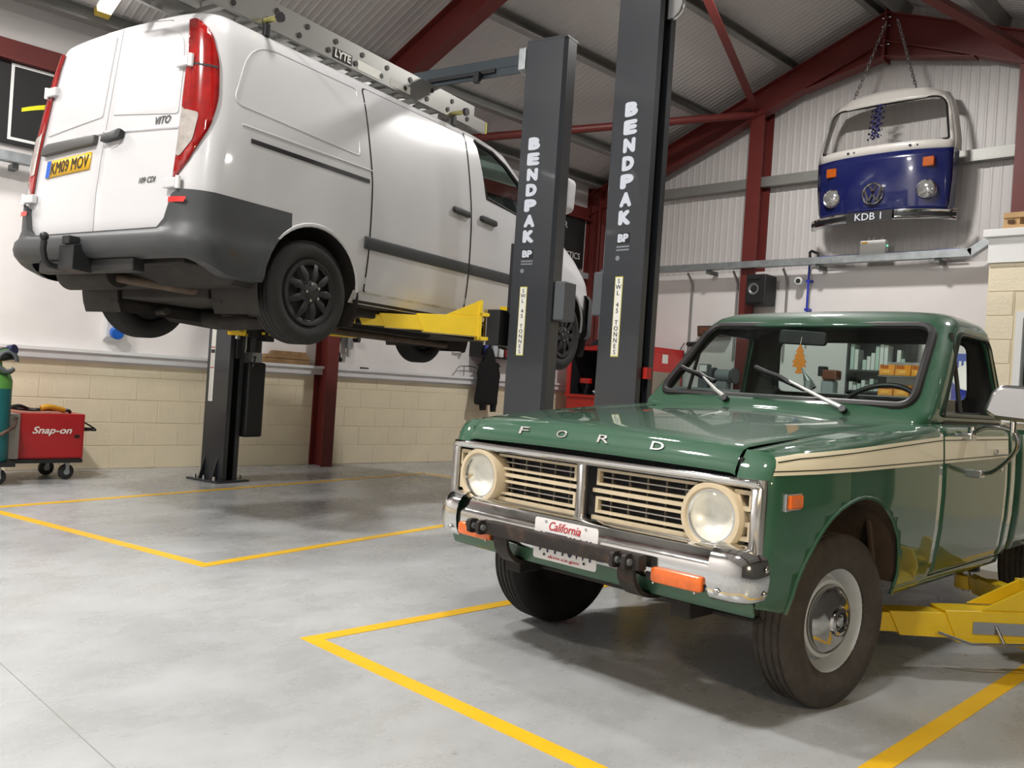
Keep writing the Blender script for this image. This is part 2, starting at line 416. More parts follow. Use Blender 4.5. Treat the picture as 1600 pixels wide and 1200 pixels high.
def rafter(y0, w=.16):
    for xa, xb in ((XL+.02, RIDGE), (XR, RIDGE)):
        def zz(x, d): return roofz(x)-d
        bm = B()
        prism(bm, [(xa, zz(xa, .19)), (xb, zz(xb, .19)), (xb, zz(xb, .205)), (xa, zz(xa, .205))], 'y', y0-w/2, y0+w/2)
        prism(bm, [(xa, zz(xa, .53)), (xb, zz(xb, .53)), (xb, zz(xb, .545)), (xa, zz(xa, .545))], 'y', y0-w/2, y0+w/2)
        prism(bm, [(xa, zz(xa, .205)), (xb, zz(xb, .205)), (xb, zz(xb, .53)), (xa, zz(xa, .53))], 'y', y0-.006, y0+.006)
        # apex haunch
        s = -1 if xa < xb else 1
        prism(bm, [(xb, zz(xb, .545)), (xb+s*1.0, zz(xb+s*1.0, .545)), (xb, zz(xb, .545)-.17)], 'y', y0-.006, y0+.006)
        prism(bm, [(xb+s*1.0, zz(xb+s*1.0, .545)), (xb, zz(xb, .545)-.17), (xb, zz(xb, .545)-.185), (xb+s*1.0, zz(xb+s*1.0, .56))], 'y', y0-w/2, y0+w/2)
        if xa < RIDGE:  # eave haunch
            prism(bm, [(xa, zz(xa, .545)), (xa+.9, zz(xa+.9, .545)), (xa, zz(xa, .545)-.3)], 'y', y0-.006, y0+.006)
        OB('rafter', bm, REDST, ce, smooth=0)
    pl = B(); box(pl, RIDGE-.012, RIDGE+.012, y0-w/2-.02, y0+w/2+.02, roofz(RIDGE)-.78, roofz(RIDGE)-.17)
    ap = OB('apex_plate', pl, REDST, ce, smooth=0)
    for dz in (.26, .36, .58):
        for s in (-1, 1):
            OB('bolt', cyl(B(), (RIDGE-.05, y0+s*.05-.0, roofz(RIDGE)-dz), (RIDGE+.05, y0+s*.05, roofz(RIDGE)-dz), .013, 6), STEEL, ap)
for y0 in (.95, 5.66, 10.30): rafter(y0)
def brace(p, q, r=.05): OB('brace', cyl(B(), p, q, r, 14), REDST, ce)
brace((-6.05, 10.25, 4.83), (-8.62, 6.55, 3.93))
def jb(bm, a, b): return obox(bm, a, b, (1, 0, .385), (-.385, 0, 1), .09, .09)
OB('brace', jb(B(), (-6.02, 10.25, 4.90), (-4.5, 5.75, 5.42)), REDST, ce, smooth=0)
OB('brace', jb(B(), (-2.75, 10.25, 4.86), (-4.2, 5.75, 5.42)), REDST, ce, smooth=0)

# unseen sides of the hall
struct('wall_front', prism(B(), [(XL-.3, 0), (XR+.3, 0), (XR+.3, roofz(XR)), (RIDGE, roofz(RIDGE)), (XL-.3, 4.2)], 'y', YF-.2, YF), WHITEW, smooth=0)
struct('wall_right', bx(XR, XR+.2, YF, YB, 0, roofz(XR)+.1), mat('dark_unseen_wall', rgb(72, 69, 66), .7), smooth=0)  # unseen wall, coloured dark so the pickup's side reflects darkness

# office box in the back right corner
OX, OY, OT = -2.70, 9.0, 2.76
bm = B(); box(bm, OX, -2.42, OY, OY+.12, 0, 2.52); box(bm, -2.42, -1.3, OY, OY+.12, 0, 1.08); box(bm, -2.42, -1.3, OY, OY+.12, 2.05, 2.52); box(bm, -1.3, XR, OY, OY+.12, 0, 2.52)
box(bm, OX, OX+.12, OY+.12, YB-.1, 0, 2.52)
wo = struct('wall_office', bm, MORTAR, smooth=0)
hm = {}
def oblock(x0, x1, z0, z1):
    key = (round(x1-x0, 3), round(z1-z0, 3))
    if key not in hm: o = hm[key] = OB('block', bx(0, x1-x0-.008, -.006, 0, .004, z1-z0-.004), CREAM, wo, bevel=.002)
    else: o = dup(hm[key])
    o.parent = wo; o.location = (x0+.004, OY, z0)
for r in range(12):
    z0 = r*.225; z1 = min(z0+.225, 2.52); x = OX+(.225 if r % 2 else 0)
    if r % 2: oblock(OX, OX+.225, z0, z1)
    while x < -.6:
        x1 = x+.45
        if z1 > 1.08 and z0 < 2.05:
            if x1 > -2.44 and x < -1.28:
                if x < -2.46 and x1 > -2.46: oblock(x, -2.46, z0, z1)
                x = x1; continue
        oblock(x, x1, z0, z1); x = x1
OB('fascia', bx(OX-.01, XR, OY-.03, YB-.1, 2.52, OT), WHITEP, wo, smooth=0)
OB('cap_board', bx(OX-.05, XR, OY-.07, YB-.1, OT, OT+.07), WHITEP, wo, smooth=0, bevel=.004)
OB('back_lining', bx(OX+.3, XR, OY+.9, OY+.95, 0, 2.5), mat('office_dark', rgb(92, 80, 70), .8), wo, smooth=0)
bm = B(); x0, x1, z0, z1 = -2.44, -1.28, 1.07, 2.06; fw = .06
for q in ((x0, x0+fw, z0, z1), (x1-fw, x1, z0, z1), (x0+fw, x1-fw, z0, z0+fw), (x0+fw, x1-fw, z1-fw, z1), ((x0+x1)/2-.02, (x0+x1)/2+.02, z0+fw, z1-fw)): box(bm, q[0], q[1], OY-.015, OY+.1, q[2], q[3])
w1 = struct('window_1', bm, WHITEP, smooth=0)
OB('window_sill', bx(x0-.05, x1+.05, OY-.14, OY-.005, z0-.04, z0), WHITEP, w1, smooth=0, bevel=.004)
OB('pane', bx(x0+fw, x1-fw, OY+.03, OY+.036, z0+fw, z1-fw), glassmat('office_glass', (.9, .93, .92)), w1, smooth=0)

# lamps
LAMPB = mat('lamp_housing', rgb(60, 62, 66), .4, .5)
def lampmat(st): return mat('led_lens_%d' % st, (1, 1, 1), .3, emit=(1, .97, .92), estr=st)
for i, (x, y, z, wt) in enumerate(BAYS):
    where = ['ridge, in front of the van tail', 'ridge, above the space between both lifts', 'ridge, nearest the gable wall', 'near roof slope, in front of the pickup', 'near roof slope, beside the pickup bed', 'far roof slope, nearest the front wall'][i]
    t = thing('high_bay_lamp', 'round LED high bay lamp hanging under the ' + where, 'lamp', (x, y, z), group='LED high bay lamps')
    OB('housing', lathe(B(), [(0, .16), (.07, .16), (.09, .10), (.21, .07), (.23, .0), (.225, 0), (.20, .05), (0, .05)], (x, y, z), (0, 0, 1), 28), LAMPB, t)
    OB('lens', lathe(B(), [(0, .022), (.2, .022), (.2, .03), (0, .03)], (x, y, z), (0, 0, 1), 28), lampmat(6), t)
    OB('chain', cyl(B(), (x, y, z+.16), (x, y, roofz(x)-.01), .006, 6), STEEL, t)
    ld = bpy.data.lights.new('lamp_light', 'AREA'); ld.shape = 'DISK'; ld.size = .42; ld.energy = wt; ld.color = (1, .972, .935)
    lo = bpy.data.objects.new('lamp_light', ld); COL.objects.link(lo); lo.parent = t; lo.location = (0, 0, -.004)
# ------------------------------------------------------------------ two-post lifts
LIFTM = mat('lift_grey_paint', rgb(54, 57, 62), .34, .1, coat=.25, var=.06, vscale=3)
LIFTD = mat('lift_dark_channel', rgb(30, 31, 34), .5, .2)
LYEL = mat('lift_yellow_paint', rgb(236, 200, 38), .35, coat=.3, var=.06, vscale=6)
LTXT = mat('decal_silver_white', rgb(206, 212, 224), .4)
DECW = mat('decal_white', rgb(232, 232, 224), .45)
DECK = mat('decal_black', rgb(28, 30, 38), .5)
DECR = mat('decal_red', rgb(170, 40, 50), .5)

def swing_arm(t, p0, p1, name='swing_arm', pad_up=.07):
    """telescopic arm in raw coordinates from pivot p0 to pad p1"""
    p0, p1 = Vector(p0), Vector(p1); d = (p1-p0); L = d.length; d.normalize(); sd = Vector((-d.y, d.x, 0)).normalized(); up = Vector((0, 0, 1))
    bm = B(); a, b = p0+d*.05, p0+d*(L*.52)
    def taper(q0, q1, h0, h1, w, cut):
        v = []
        for s in (-1, 1):
            v.append([bm.verts.new(q0+sd*s*w/2-up*h0/2), bm.verts.new(q1+sd*s*w/2-up*h1/2-d*cut), bm.verts.new(q1+sd*s*w/2+up*h1/2), bm.verts.new(q0+sd*s*w/2+up*h0/2)])
        bm.faces.new(v[0]); bm.faces.new(v[1][::-1])
        for k in range(4): bm.faces.new((v[0][k], v[1][k], v[1][(k+1)%4], v[0][(k+1)%4]))
    taper(a, b, .15, .13, .13, .06)
    arm = OB(name, bm, LYEL, t, smooth=0, bevel=.004)
    bm = B(); taper(b-d*.3, p0+d*(L*.78), .11, .10, .105, .05); OB('arm_extension', bm, LYEL, arm, smooth=0, bevel=.004)
    bm = B(); taper(p0+d*(L*.7), p0+d*(L-.07), .08, .08, .08, .04); OB('arm_extension', bm, LYEL, arm, smooth=0, bevel=.003)
    bm = B(); cyl(bm, p1-up*.035, p1+up*.035, .062, 24); OB('pad_ring', bm, LYEL, arm, bevel=.003)
    bm = B(); cyl(bm, p1-up*.05, p1+up*(pad_up-.03), .026, 14); OB('screw', bm, STEEL, arm)
    bm = B(); cyl(bm, p1+up*(pad_up-.03), p1+up*pad_up, .055, 24); OB('rubber_pad', bm, BLACKP, arm, bevel=.004)
    # pivot clevis and triangular gusset
    bm = B(); box(bm, -.07, .07, -.08, .08, .075, .1); box(bm, -.07, .07, -.08, .08, -.1, -.075); box(bm, .05, .075, -.08, .08, -.1, .19); 
    v = [(.07, .075), (.30, .075), (.07, .19)]
    for s in (-.06, .05):
        prism(bm, v, 'y', s, s+.012)
    M = Matrix((( d.x, sd.x, 0, p0.x), (d.y, sd.y, 0, p0.y), (0, 0, 1, p0.z), (0, 0, 0, 1)))
    bmesh.ops.transform(bm, matrix=M, verts=bm.verts); OB('pivot_clevis', bm, LYEL, arm, smooth=0, bevel=.002)
    OB('pivot_pin', cyl(B(), p0-up*.13, p0+up*.13, .022, 14), STEEL, arm)
    return arm

def lift_post(label, x, y, s, zc, lx=0., rot=0., loc=None, words=True, power=False, holder=False, group='grey lift posts'):
    """x,y raw centre of the column, s = direction towards the vehicle, zc = carriage height"""
    t = thing('lift_post', label, 'car lift', (x, y, 0), (0, 0, rot), group, loc)
    W, D, H, k = .335, .17, 3.58, .025
    def X(a): return x+s*a
    P = [(-W/2+k, -D/2), (W/2, -D/2), (W/2, -D/2+.048), (W/2-.012, -D/2+.048), (W/2-.012, -D/2+.012), (-W/2+.035, -D/2+.012), (-W/2+.012, -D/2+.035)]
    P = P+[(a, -b) for a, b in P[::-1]]
    P += [(-W/2, D/2-k), (-W/2, -D/2+k)]
    col = OB('column', prism(B(), [(X(a), y+b) for a, b in P], 'z', .02, H), LIFTM, t, smooth=25)
    OB('column_cap', prism(B(), [(X(-W/2), y-D/2), (X(W/2), y-D/2), (X(W/2), y+D/2), (X(-W/2), y+D/2)], 'z', H, H+.02), LIFTM, t, bevel=.004, smooth=0)
    bm = B(); box(bm, min(X(-W/2-.05), X(W/2+.06)), max(X(-W/2-.05), X(W/2+.06)), y-D/2-.10, y+D/2+.10, 0, .02); bp = OB('base_plate', bm, LIFTM, t, smooth=0, bevel=.004)
    for q in (-1, 1):
        for a in (-.09, .09): OB('gusset', prism(B(), [(y+q*(D/2), .02), (y+q*(D/2+.06), .02), (y+q*(D/2), .23)], 'x', X(a)-.006, X(a)+.006), LIFTM, bp, smooth=0)
    for a in (-.13, .0, .14):
        for b in (-1, 1):
            OB('anchor_bolt', cyl(B(), (X(a), y+b*(D/2+.07), .02), (X(a), y+b*(D/2+.07), .055), .014, 6), STEEL, bp)
    # carriage and cables inside the channel
    bm = B(); box(bm, min(X(-.09), X(W/2+.03)), max(X(-.09), X(W/2+.03)), y-.032, y+.032, zc-.35, zc+.32)
    box(bm, min(X(W/2+.03), X(W/2+.14)), max(X(W/2+.03), X(W/2+.14)), y-.17, y+.17, zc-.14, zc+.12)
    if zc > 1: box(bm, min(X(W/2+.005), X(W/2+.045)), max(X(W/2+.005), X(W/2+.045)), y-.06, y+.06, zc+.1, zc+.62)
    OB('carriage', bm, LIFTD, t, smooth=0, bevel=.006)
    OB('lift_chain', bx(X(-.05)-.012, X(-.05)+.012, y-.03, y+.03, .1, H-.05), LIFTD, t, smooth=0)
    OB('equaliser_cable', cyl(B(), (X(W/2-.03), y-.05, .1), (X(W/2-.03), y-.05, H-.1), .005, 6), STEEL, t)
    pu = lathe(B(), [(0, -.02), (.09, -.02), (.09, -.012), (.075, -.004), (.075, .004), (.09, .012), (.09, .02), (0, .02)], (X(W/2+.02), y, H-.12), (0, 1, 0), 24)
    OB('pulley', pu, STEEL, t)
    # decals on the face towards the camera
    yf = y-D/2; x += lx
    if words:
        xc = x-.08*(1 if s > 0 else -1) if False else x
        zz = 2.885
        for i, ch in enumerate('BENDPAK'):
            text(ch, LTXT, t, (x, yf, zz-.05-i*.1125), (1, 0, 0), (0, 0, 1), w=.074, h=.074, bold=.085)
        z0 = 2.03
        OB('logo_panel', bx(x-.05, x+.05, yf-.001, yf+.001, z0-.03, z0+.035), LIFTD, t, smooth=0)
        text('BP', LTXT, t, (x, yf-.001, z0+.003), (1, 0, 0), (0, 0, 1), w=.075, h=.045, bold=.06)
        for q in range(2): OB('small_print', bx(x-.05, x+.05, yf-.001, yf, z0-.055-q*.02, z0-.045-q*.02), mat('decal_grey', rgb(130, 134, 142), .5), t, smooth=0)
        OB('round_mark', cyl(B(), (x-.035, yf-.001, z0-.12), (x-.035, yf, z0-.12), .016, 16), mat('decal_grey', rgb(130, 134, 142), .5), t)
        xs = x-.01
        OB('rating_strip_edge', bx(xs-.030, xs+.030, yf-.0015, yf, 1.295, 1.795), mat('decal_yellow_check', rgb(206, 200, 90), .5), t, smooth=0)
        st = OB('rating_strip', bx(xs-.026, xs+.026, yf-.003, yf, 1.302, 1.788), DECW, t, smooth=0)
        for i, ch in enumerate('SWL 45 TONNES'):
            if ch == ' ': continue
            zc2 = 1.766-i*.0368
            text(ch, DECK, st, (xs, yf-.003, zc2), (1, 0, 0), (0, 0, 1), h=.028, bold=.0)
    if holder:
        x -= lx; xo = X(-W/2)
        bm = B(); box(bm, min(xo, X(-W/2-.09)), max(xo, X(-W/2-.09)), y-.04, y+.13, 1.56, 1.84); OB('cable_box', bm, mat('box_grey', rgb(84, 88, 92), .45), t, smooth=0, bevel=.01)
    if power:
        x -= lx
        # label strip, oil tank, motor and lever
        ls = OB('instruction_strip', bx(x-.10, x-.04, yf-.002, yf, .74, 1.52), DECW, t, smooth=0)
        for z0, z1, m in ((1.42, 1.50, DECR), (1.24, 1.25, DECR), (1.19, 1.225, DECK), (1.05, 1.06, DECR)):
            OB('printed_band', bx(x-.096, x-.044, yf-.003, yf-.001, z0, z1), m, ls, smooth=0)
        gm = mat('decal_print', rgb(160, 160, 165), .5)
        for i in range(26):
            zz = 1.17-i*.0165
            if abs(zz-1.055) > .015: OB('printed_line', bx(x-.092, x-.092+random.uniform(.03, .044), yf-.003, yf-.001, zz, zz+.005), gm, ls, smooth=0)
        OB('oil_tank', prism(B(), rpoly([(x+.08, .42), (x+.23, .42), (x+.23, 1.13), (x+.08, 1.13)], .03), 'y', y+.10, y+.30), BLACKP, t, bevel=.015)
        OB('motor', cyl(B(), (x+.15, y+.20, 1.22), (x+.15, y+.20, 1.52), .075, 24), mat('motor_black', rgb(34, 34, 36), .4), t, bevel=.006)
        OB('pump_block', bx(x+.09, x+.21, y+.14, y+.26, 1.13, 1.22), GALV, t, smooth=0)
        OB('release_lever', tube(B(), [(x+.22, y+.17, 1.18), (x+.27, y+.12, 1.16), (x+.30, y+.08, 1.08)], .009, 8), BLACKP, t)
        OB('switch_box', bx(x+.25, x+.36, y+.16, y+.26, 1.33, 1.52), BLACKP, t, smooth=0, bevel=.006)
        OB('caution_plate', bx(x+.122, x+.177, y+.086, y+.092, 1.24, 1.46), DECW, t, smooth=0)
    return t

def vworld(n, t_, z=0): p = VN*n+VD*t_; return (p.x, p.y, z)
va_ = va
PR = lift_post('grey lift post with white letters in front of the raised van cab', -3.355, 5.455, -1, 1.50, -.05, va_, vworld(-3.355, 5.455), holder=True)
PL = lift_post('grey lift post with oil tank and instruction strip behind the van tail', -6.75, 5.47, 1, 1.50, 0, va_, vworld(-6.75, 5.47), words=False, power=True)
swing_arm(PR, (-3.70, 5.34, 1.49), (-4.42, 4.62, 1.48), pad_up=.075)
swing_arm(PR, (-3.70, 5.66, 1.49), (-4.42, 6.45, 1.48), pad_up=.075)
swing_arm(PL, (-6.45, 5.35, 1.46), (-5.80, 4.62, 1.45), pad_up=.10)
swing_arm(PL, (-6.45, 5.71, 1.49), (-5.78, 6.62, 1.48), pad_up=.075)
cb = thing('overhead_crossbeam', 'steel crossbeam joining the tops of both van lift posts', 'crossbeam', (-5.1, 5.5, 3.45), (0, 0, va_), None, vworld(-5.1, 5.5, 3.45))
bm = B(); box(bm, -6.58, -3.53, 5.46, 5.54, 3.47, 3.55); box(bm, -6.58, -3.53, 5.46, 5.475, 3.41, 3.47)
OB('beam', bm, mat('crossbeam_blue_grey', rgb(70, 78, 84), .35, .5), cb, smooth=0, bevel=.003)
OB('limit_bar', bx(-4.5, -3.85, 5.44, 5.459, 3.44, 3.47), LIFTD, cb, smooth=0)
OB('limit_switch', bx(-4.02, -3.97, 5.40, 5.44, 3.37, 3.45), LIFTD, cb, smooth=0)
OB('beam_bracket', bx(-3.60, -3.54, 5.38, 5.46, 3.40, 3.56), GALV, cb, smooth=0, bevel=.004)
TP = lift_post('grey lift post with white letters directly behind the green pickup bonnet', -3.385, 4.385, 1, .20, holder=True)
swing_arm(TP, (-3.05, 4.24, .20), (-2.62, 3.62, .20), pad_up=.09)
swing_arm(TP, (-3.05, 4.54, .20), (-2.62, 5.15, .20), pad_up=.09)
OB('red_stop_block', bx(-3.215, -3.185, 4.36, 4.41, 1.17, 1.24), mat('red_plastic', rgb(190, 40, 32), .4), TP, smooth=0)
TR = lift_post('grey lift post on the driver side of the green pickup', -.66, 4.43, -1, .20, words=False)
a1 = swing_arm(TR, (-.99, 4.28, .20), (-1.58, 3.62, .20), pad_up=.09)
swing_arm(TR, (-.99, 4.58, .20), (-1.52, 5.05, .20), pad_up=.09)
# adapter rack and foot guard rod on the near arm
d = Vector((-.59, -.66, 0)).normalized(); sd = Vector((d.y, -d.x, 0)); sd = sd if sd.y < 0 else -sd
o = Vector((-.99, 4.28, .20))
OB('maker_plate', obox(B(), o+d*.06+sd*.068, o+d*.34+sd*.068, sd, (0, 0, 1), .004, .05), STEEL, a1, smooth=0)
rod = [o+d*.0+sd*.08+Vector((0,0,.02)), o+d*.0+sd*.10+Vector((0,0,-.05)), o+d*.36+sd*.10+Vector((0,0,-.06)), o+d*.5+sd*.09+Vector((0,0,-.02))]
OB('guard_rod', tube(B(), rod, .006, 8), STEEL, a1)
OB('guard_rod', tube(B(), [o+d*.24+sd*.07+Vector((0,0,.01)), o+d*.22+sd*.10+Vector((0,0,-.055))], .006, 8), STEEL, a1)
# ------------------------------------------------------------------ wheels
def tyre_bm(c, ax, R, Wd, rim, seg=56):
    h = Wd/2; sw = R-rim
    prof = [(rim, -h*.72), (rim+sw*.25, -h*.95), (rim+sw*.55, -h*1.0), (R-.035, -h*.93), (R-.012, -h*.80)]
    for g in (-.5, -.17, .17, .5):
        prof += [(R, h*(g-.10)), (R-.007, h*(g-.045)), (R-.007, h*(g+.045)), (R, h*(g+.10))]
    prof = prof[:5]+[(R-.003, -h*.72)]+prof[5:]+[(R-.003, h*.72), (R-.012, h*.80), (R-.035, h*.93), (rim+sw*.55, h), (rim+sw*.25, h*.95), (rim, h*.72)]
    return lathe(B(), prof, c, ax, seg, close=True)
TREAD = mat('worn_tread_rubber', rgb(66, 61, 56), .85, var=.25, vscale=20, bump=.5, bscale=90)
HUBK = mat('black_hubcap', rgb(34, 34, 35), .5)

# ------------------------------------------------------------------ white van (raw frame: x lateral, y along, z up)
VWHITE = mat('van_white_paint', rgb(204, 204, 206), .3, coat=.6, var=.015, vscale=1.2, crough=.06)
VGREY = mat('van_grey_plastic', rgb(62, 64, 66), .5, var=.06, vscale=6, bump=.05, bscale=200)
SEAM = mat('panel_gap', rgb(30, 30, 31), .7)
VGLASS = glassmat('van_glass', (.72, .86, .82), .9)
LRED = mat('tail_lamp_red', rgb(150, 16, 14), .12, coat=.8, var=.35, vscale=9, spec=.6)
LCLR = mat('tail_lamp_clear', rgb(196, 188, 182), .12, .3, coat=.8, var=.2, vscale=18)
DIRT = mat('dirty_sill', rgb(176, 170, 162), .6, col2=rgb(206, 203, 198), vscale=9, thr=(.4, .6))
VANC = (0, 5.5, 2.4)
vy = radians(11.33); VROT = (radians(-.4), 0, vy); VLOC = (-5.7776-sin(vy)*1.48, 2.8485+cos(vy)*1.48, 1.23)
van = thing('panel_van', 'white panel van with grey bumpers raised high on the lift', 'van', (0, 5.5, 1.25), VROT, loc=VLOC)
CEN[van.name] = VANC
XF = [(1.56, .86), (1.60, .90), (1.68, .925), (1.80, .94), (2.0, .95), (2.3, .945), (2.5, .928), (2.75, .888), (2.95, .845), (3.05, .81), (3.12, .76)]
HALF = spline([(x, z) for z, x in XF]+[(.68, 3.143), (.5, 3.158), (.25, 3.168), (0, 3.172)], 3)
HALF = [Vector((0, 1.56)), Vector((.4, 1.56)), Vector((.8, 1.56))]+HALF
ZT = [(5.8, 3.172), (6.05, 3.155), (6.25, 3.12), (6.5, 2.99), (6.8, 2.80), (7.05, 2.645), (7.25, 2.54), (7.5, 2.43), (7.68, 2.30), (7.82, 2.12), (7.93, 1.86)]
WF = [(6.9, 1), (7.4, .985), (7.6, .955), (7.75, .91), (7.86, .84), (7.93, .74)]
def vsq(t):
    zt = lerp_tab(ZT, t); k = (max(zt, 2.32)-2.1)/(3.172-2.1); g = 1 if zt >= 2.32 else (zt-1.56)/(2.32-1.56); return k, g
def vmap(t, x, z):
    k, g = vsq(t); zz = 2.1+(z-2.1)*k if z > 2.1 else z
    return x*lerp_tab(WF, t), 1.56+(zz-1.56)*g
def xf(z): return lerp_tab([(z_, x_) for z_, x_ in XF], z)
XFS = sorted([(p.y, p.x) for p in HALF[3:] if p.y < 3.17])
def sidex(t, z):
    k, g = vsq(t); zz = 1.56+(z-1.56)/g; zz = 2.1+(zz-2.1)/k if zz > 2.1 else zz
    return lerp_tab(XFS, zz)*lerp_tab(WF, t)
def trear(z): return 3.105+.10*max(0, z-2.05)**1.2
rows = []
def ring(f): 
    r = [f(p.x, p.y) for p in HALF]; return r+[(-a, b, c) for a, b, c in r[-2:0:-1]]
for i in range(7):
    ph = pi/2*i/6; q = 1-sin(ph)
    rows.append(ring(lambda x, z: (x*(1-.18*q), trear(z)+.17*(1-cos(ph)), max(z, 1.72) if z < 2.3 else 2.3+(z-2.3)*(1-.05*q))))
ts = [3.45, 3.55, 3.7, 4.0, 4.3, 4.7, 5.1, 5.5, 5.8, 5.95, 6.1, 6.25, 6.4, 6.55, 6.7, 6.85, 7.0, 7.1, 7.2, 7.35, 7.5, 7.6, 7.68, 7.76, 7.82, 7.88, 7.93]
for t_ in ts: rows.append(ring(lambda x, z: (vmap(t_, x, z)[0], t_, vmap(t_, x, z)[1])))
bm = B(); R = grid_loft(bm, rows, closed=True); bm.faces.new(R[0]); bm.faces.new(R[-1][::-1])
def circ(cy, cz, r, n=26): return [(cy+r*cos(2*pi*k/n), cz+r*sin(2*pi*k/n)) for k in range(n)]
RW, FW = (4.02, 1.59), (7.23, 1.61)
for c in (RW, FW): cut_convex(bm, circ(*c, .415), (1, 2), lambda p: abs(p.x) > .55)
WIN = [(5.78, 3.055), (6.02, 3.03), (6.2, 2.955), (6.38, 2.86), (6.62, 2.70), (6.80, 2.57), (6.62, 2.52), (5.86, 2.60)]
cut_convex(bm, WIN, (1, 2), lambda p: abs(p.x) > .55)
WS = [(-.66, 6.28), (.66, 6.28), (.76, 6.98), (-.76, 6.98)]
cut_convex(bm, WS, (0, 1), lambda p: p.z > 2.4 and p.y > 6.1)
for f in bm.faces:
    c_ = f.calc_center_median()
    if c_.z < 1.605 or (c_.z < 1.80 and 3.15 < c_.y < 3.66): f.material_index = 1
OB('body_shell', bm, [VWHITE, DARKST], van, smooth=30)
def vside(s, off): return lambda t_, z: (s*(sidex(t_, z)+off), t_, z)
# glazing
for s in (-1, 1): OB('door_window', sheet(WIN, .1, vside(s, -.004)), VGLASS, van, smooth=60)
def wsm(x, t_):
    k, g = vsq(t_); a = abs(x)/lerp_tab(WF, t_); z = lerp_tab(sorted([(p.x, p.y) for p in HALF[3:] if p.y > 3.0]), a); return (x, t_, 2.1+(z-2.1)*k-.004)
OB('windscreen', sheet(WS, .12, wsm), VGLASS, van, smooth=60)
# window surround rubbers
def loop_tube(pts, fm, r, seg=6): 
    P = [fm(*p) for p in pts]; return tube(B(), P+[P[0]], r, seg, cap=False)
for s in (-1, 1): OB('window_seal', loop_tube(WIN, vside(s, 0), .018), BLACKP, van)
# panel gaps and proud door skins on both sides
SD = rpoly([(4.50, 1.66), (4.56, 1.66), (5.62, 1.66), (5.62, 3.06), (4.46, 3.06), (4.50, 2.4)], [.05, 0, .02, .04, .05, 0])
FD = rpoly([(5.645, 1.66), (6.72, 1.66), (6.86, 1.95), (6.86, 2.52), (6.60, 2.74), (6.36, 2.905), (6.16, 3.01), (6.0, 3.07), (5.645, 3.085)], [.02, .1, .1, .03, 0, 0, 0, 0, .03])
def grow(poly, d):
    c = Vector((sum(p[0] for p in poly)/len(poly), sum(p[1] for p in poly)/len(poly))); return [(p[0]+d*(1 if p[0] > c.x else -1), p[1]+d*(1 if p[1] > c.y else -1)) for p in poly]
for s in (-1, 1):
    so = OB('door_gap', sheet(grow(SD, .008), .12, vside(s, .0015)), SEAM, van, smooth=60)
    sd_ = OB('sliding_door', sheet(SD, .1, vside(s, .006)), VWHITE, van, smooth=60)
    fo = OB('door_gap', sheet(grow(FD, .008), .12, vside(s, .0015), holes=[WIN]), SEAM, van, smooth=60)
    fd = OB('front_door', sheet(FD, .1, vside(s, .006), holes=[WIN]), VWHITE, van, smooth=60)
    for par, tc in ((sd_, 5.50), (fd, 5.86)):
        hp = rpoly([(tc-.11, 2.395), (tc+.11, 2.385), (tc+.11, 2.43), (tc-.11, 2.44)], .02)
        OB('door_handle', sheet(hp, .05, vside(s, .03)), BLACKP, par, solid=.022, bevel=.004)
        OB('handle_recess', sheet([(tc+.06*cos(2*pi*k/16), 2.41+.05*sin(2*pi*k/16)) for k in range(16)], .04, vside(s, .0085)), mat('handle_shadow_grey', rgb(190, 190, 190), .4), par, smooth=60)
    OB('pressed_outline', loop_tube(rpoly([(3.34, 2.60), (4.38, 2.56), (4.40, 3.03), (3.50, 3.03)], [.07, .03, .03, .22], 8), vside(s, -.002), .0065), VWHITE, van)
    OB('sliding_rail', sheet([(3.46, 2.392), (4.47, 2.392), (4.47, 2.42), (3.46, 2.42)], .1, vside(s, .004)), BLACKP, van, smooth=60)
    for a, b in ((4.44, 5.618), (5.648, 6.84)):
        OB('rub_strip', sheet([(a, 1.945), (b, 1.945), (b, 2.03), (a, 2.03)], .1, vside(s, .018)), VGREY, van, solid=.014, bevel=.004)
    OB('sill', sheet([(4.40, 1.575), (6.84, 1.575), (6.84, 1.66), (4.40, 1.66)], .12, vside(s, .004)), DIRT, van, smooth=60)
    OB('body_crease', tube(B(), [vside(s, .0)(t_, 2.485) for t_ in (3.4, 3.8, 4.2, 4.6, 5.0, 5.4)], .006, 6), VWHITE, van)
    # wheel arch lips, liners
    for (cy, cz) in (RW, FW):
        ap = [(cy+.425*cos(a), cz+.425*sin(a)) for a in [radians(8+164*k/20) for k in range(21)]]
        OB('arch_lip', tube(B(), [vside(s, .0)(*p) for p in ap], .014, 6), VWHITE, van)
        rws = [[(s*x, cy+.43*cos(radians(-25+230*k/24)), cz+.43*sin(radians(-25+230*k/24))) for k in range(25)] for x in (.93, .5)]
        lb = B(); grid_loft(lb, rws); lb.faces.new([v for v in lb.verts if abs(abs(v.co.x)-.5) < 1e-4])
        OB('arch_liner', lb, DARKST, van, smooth=60)
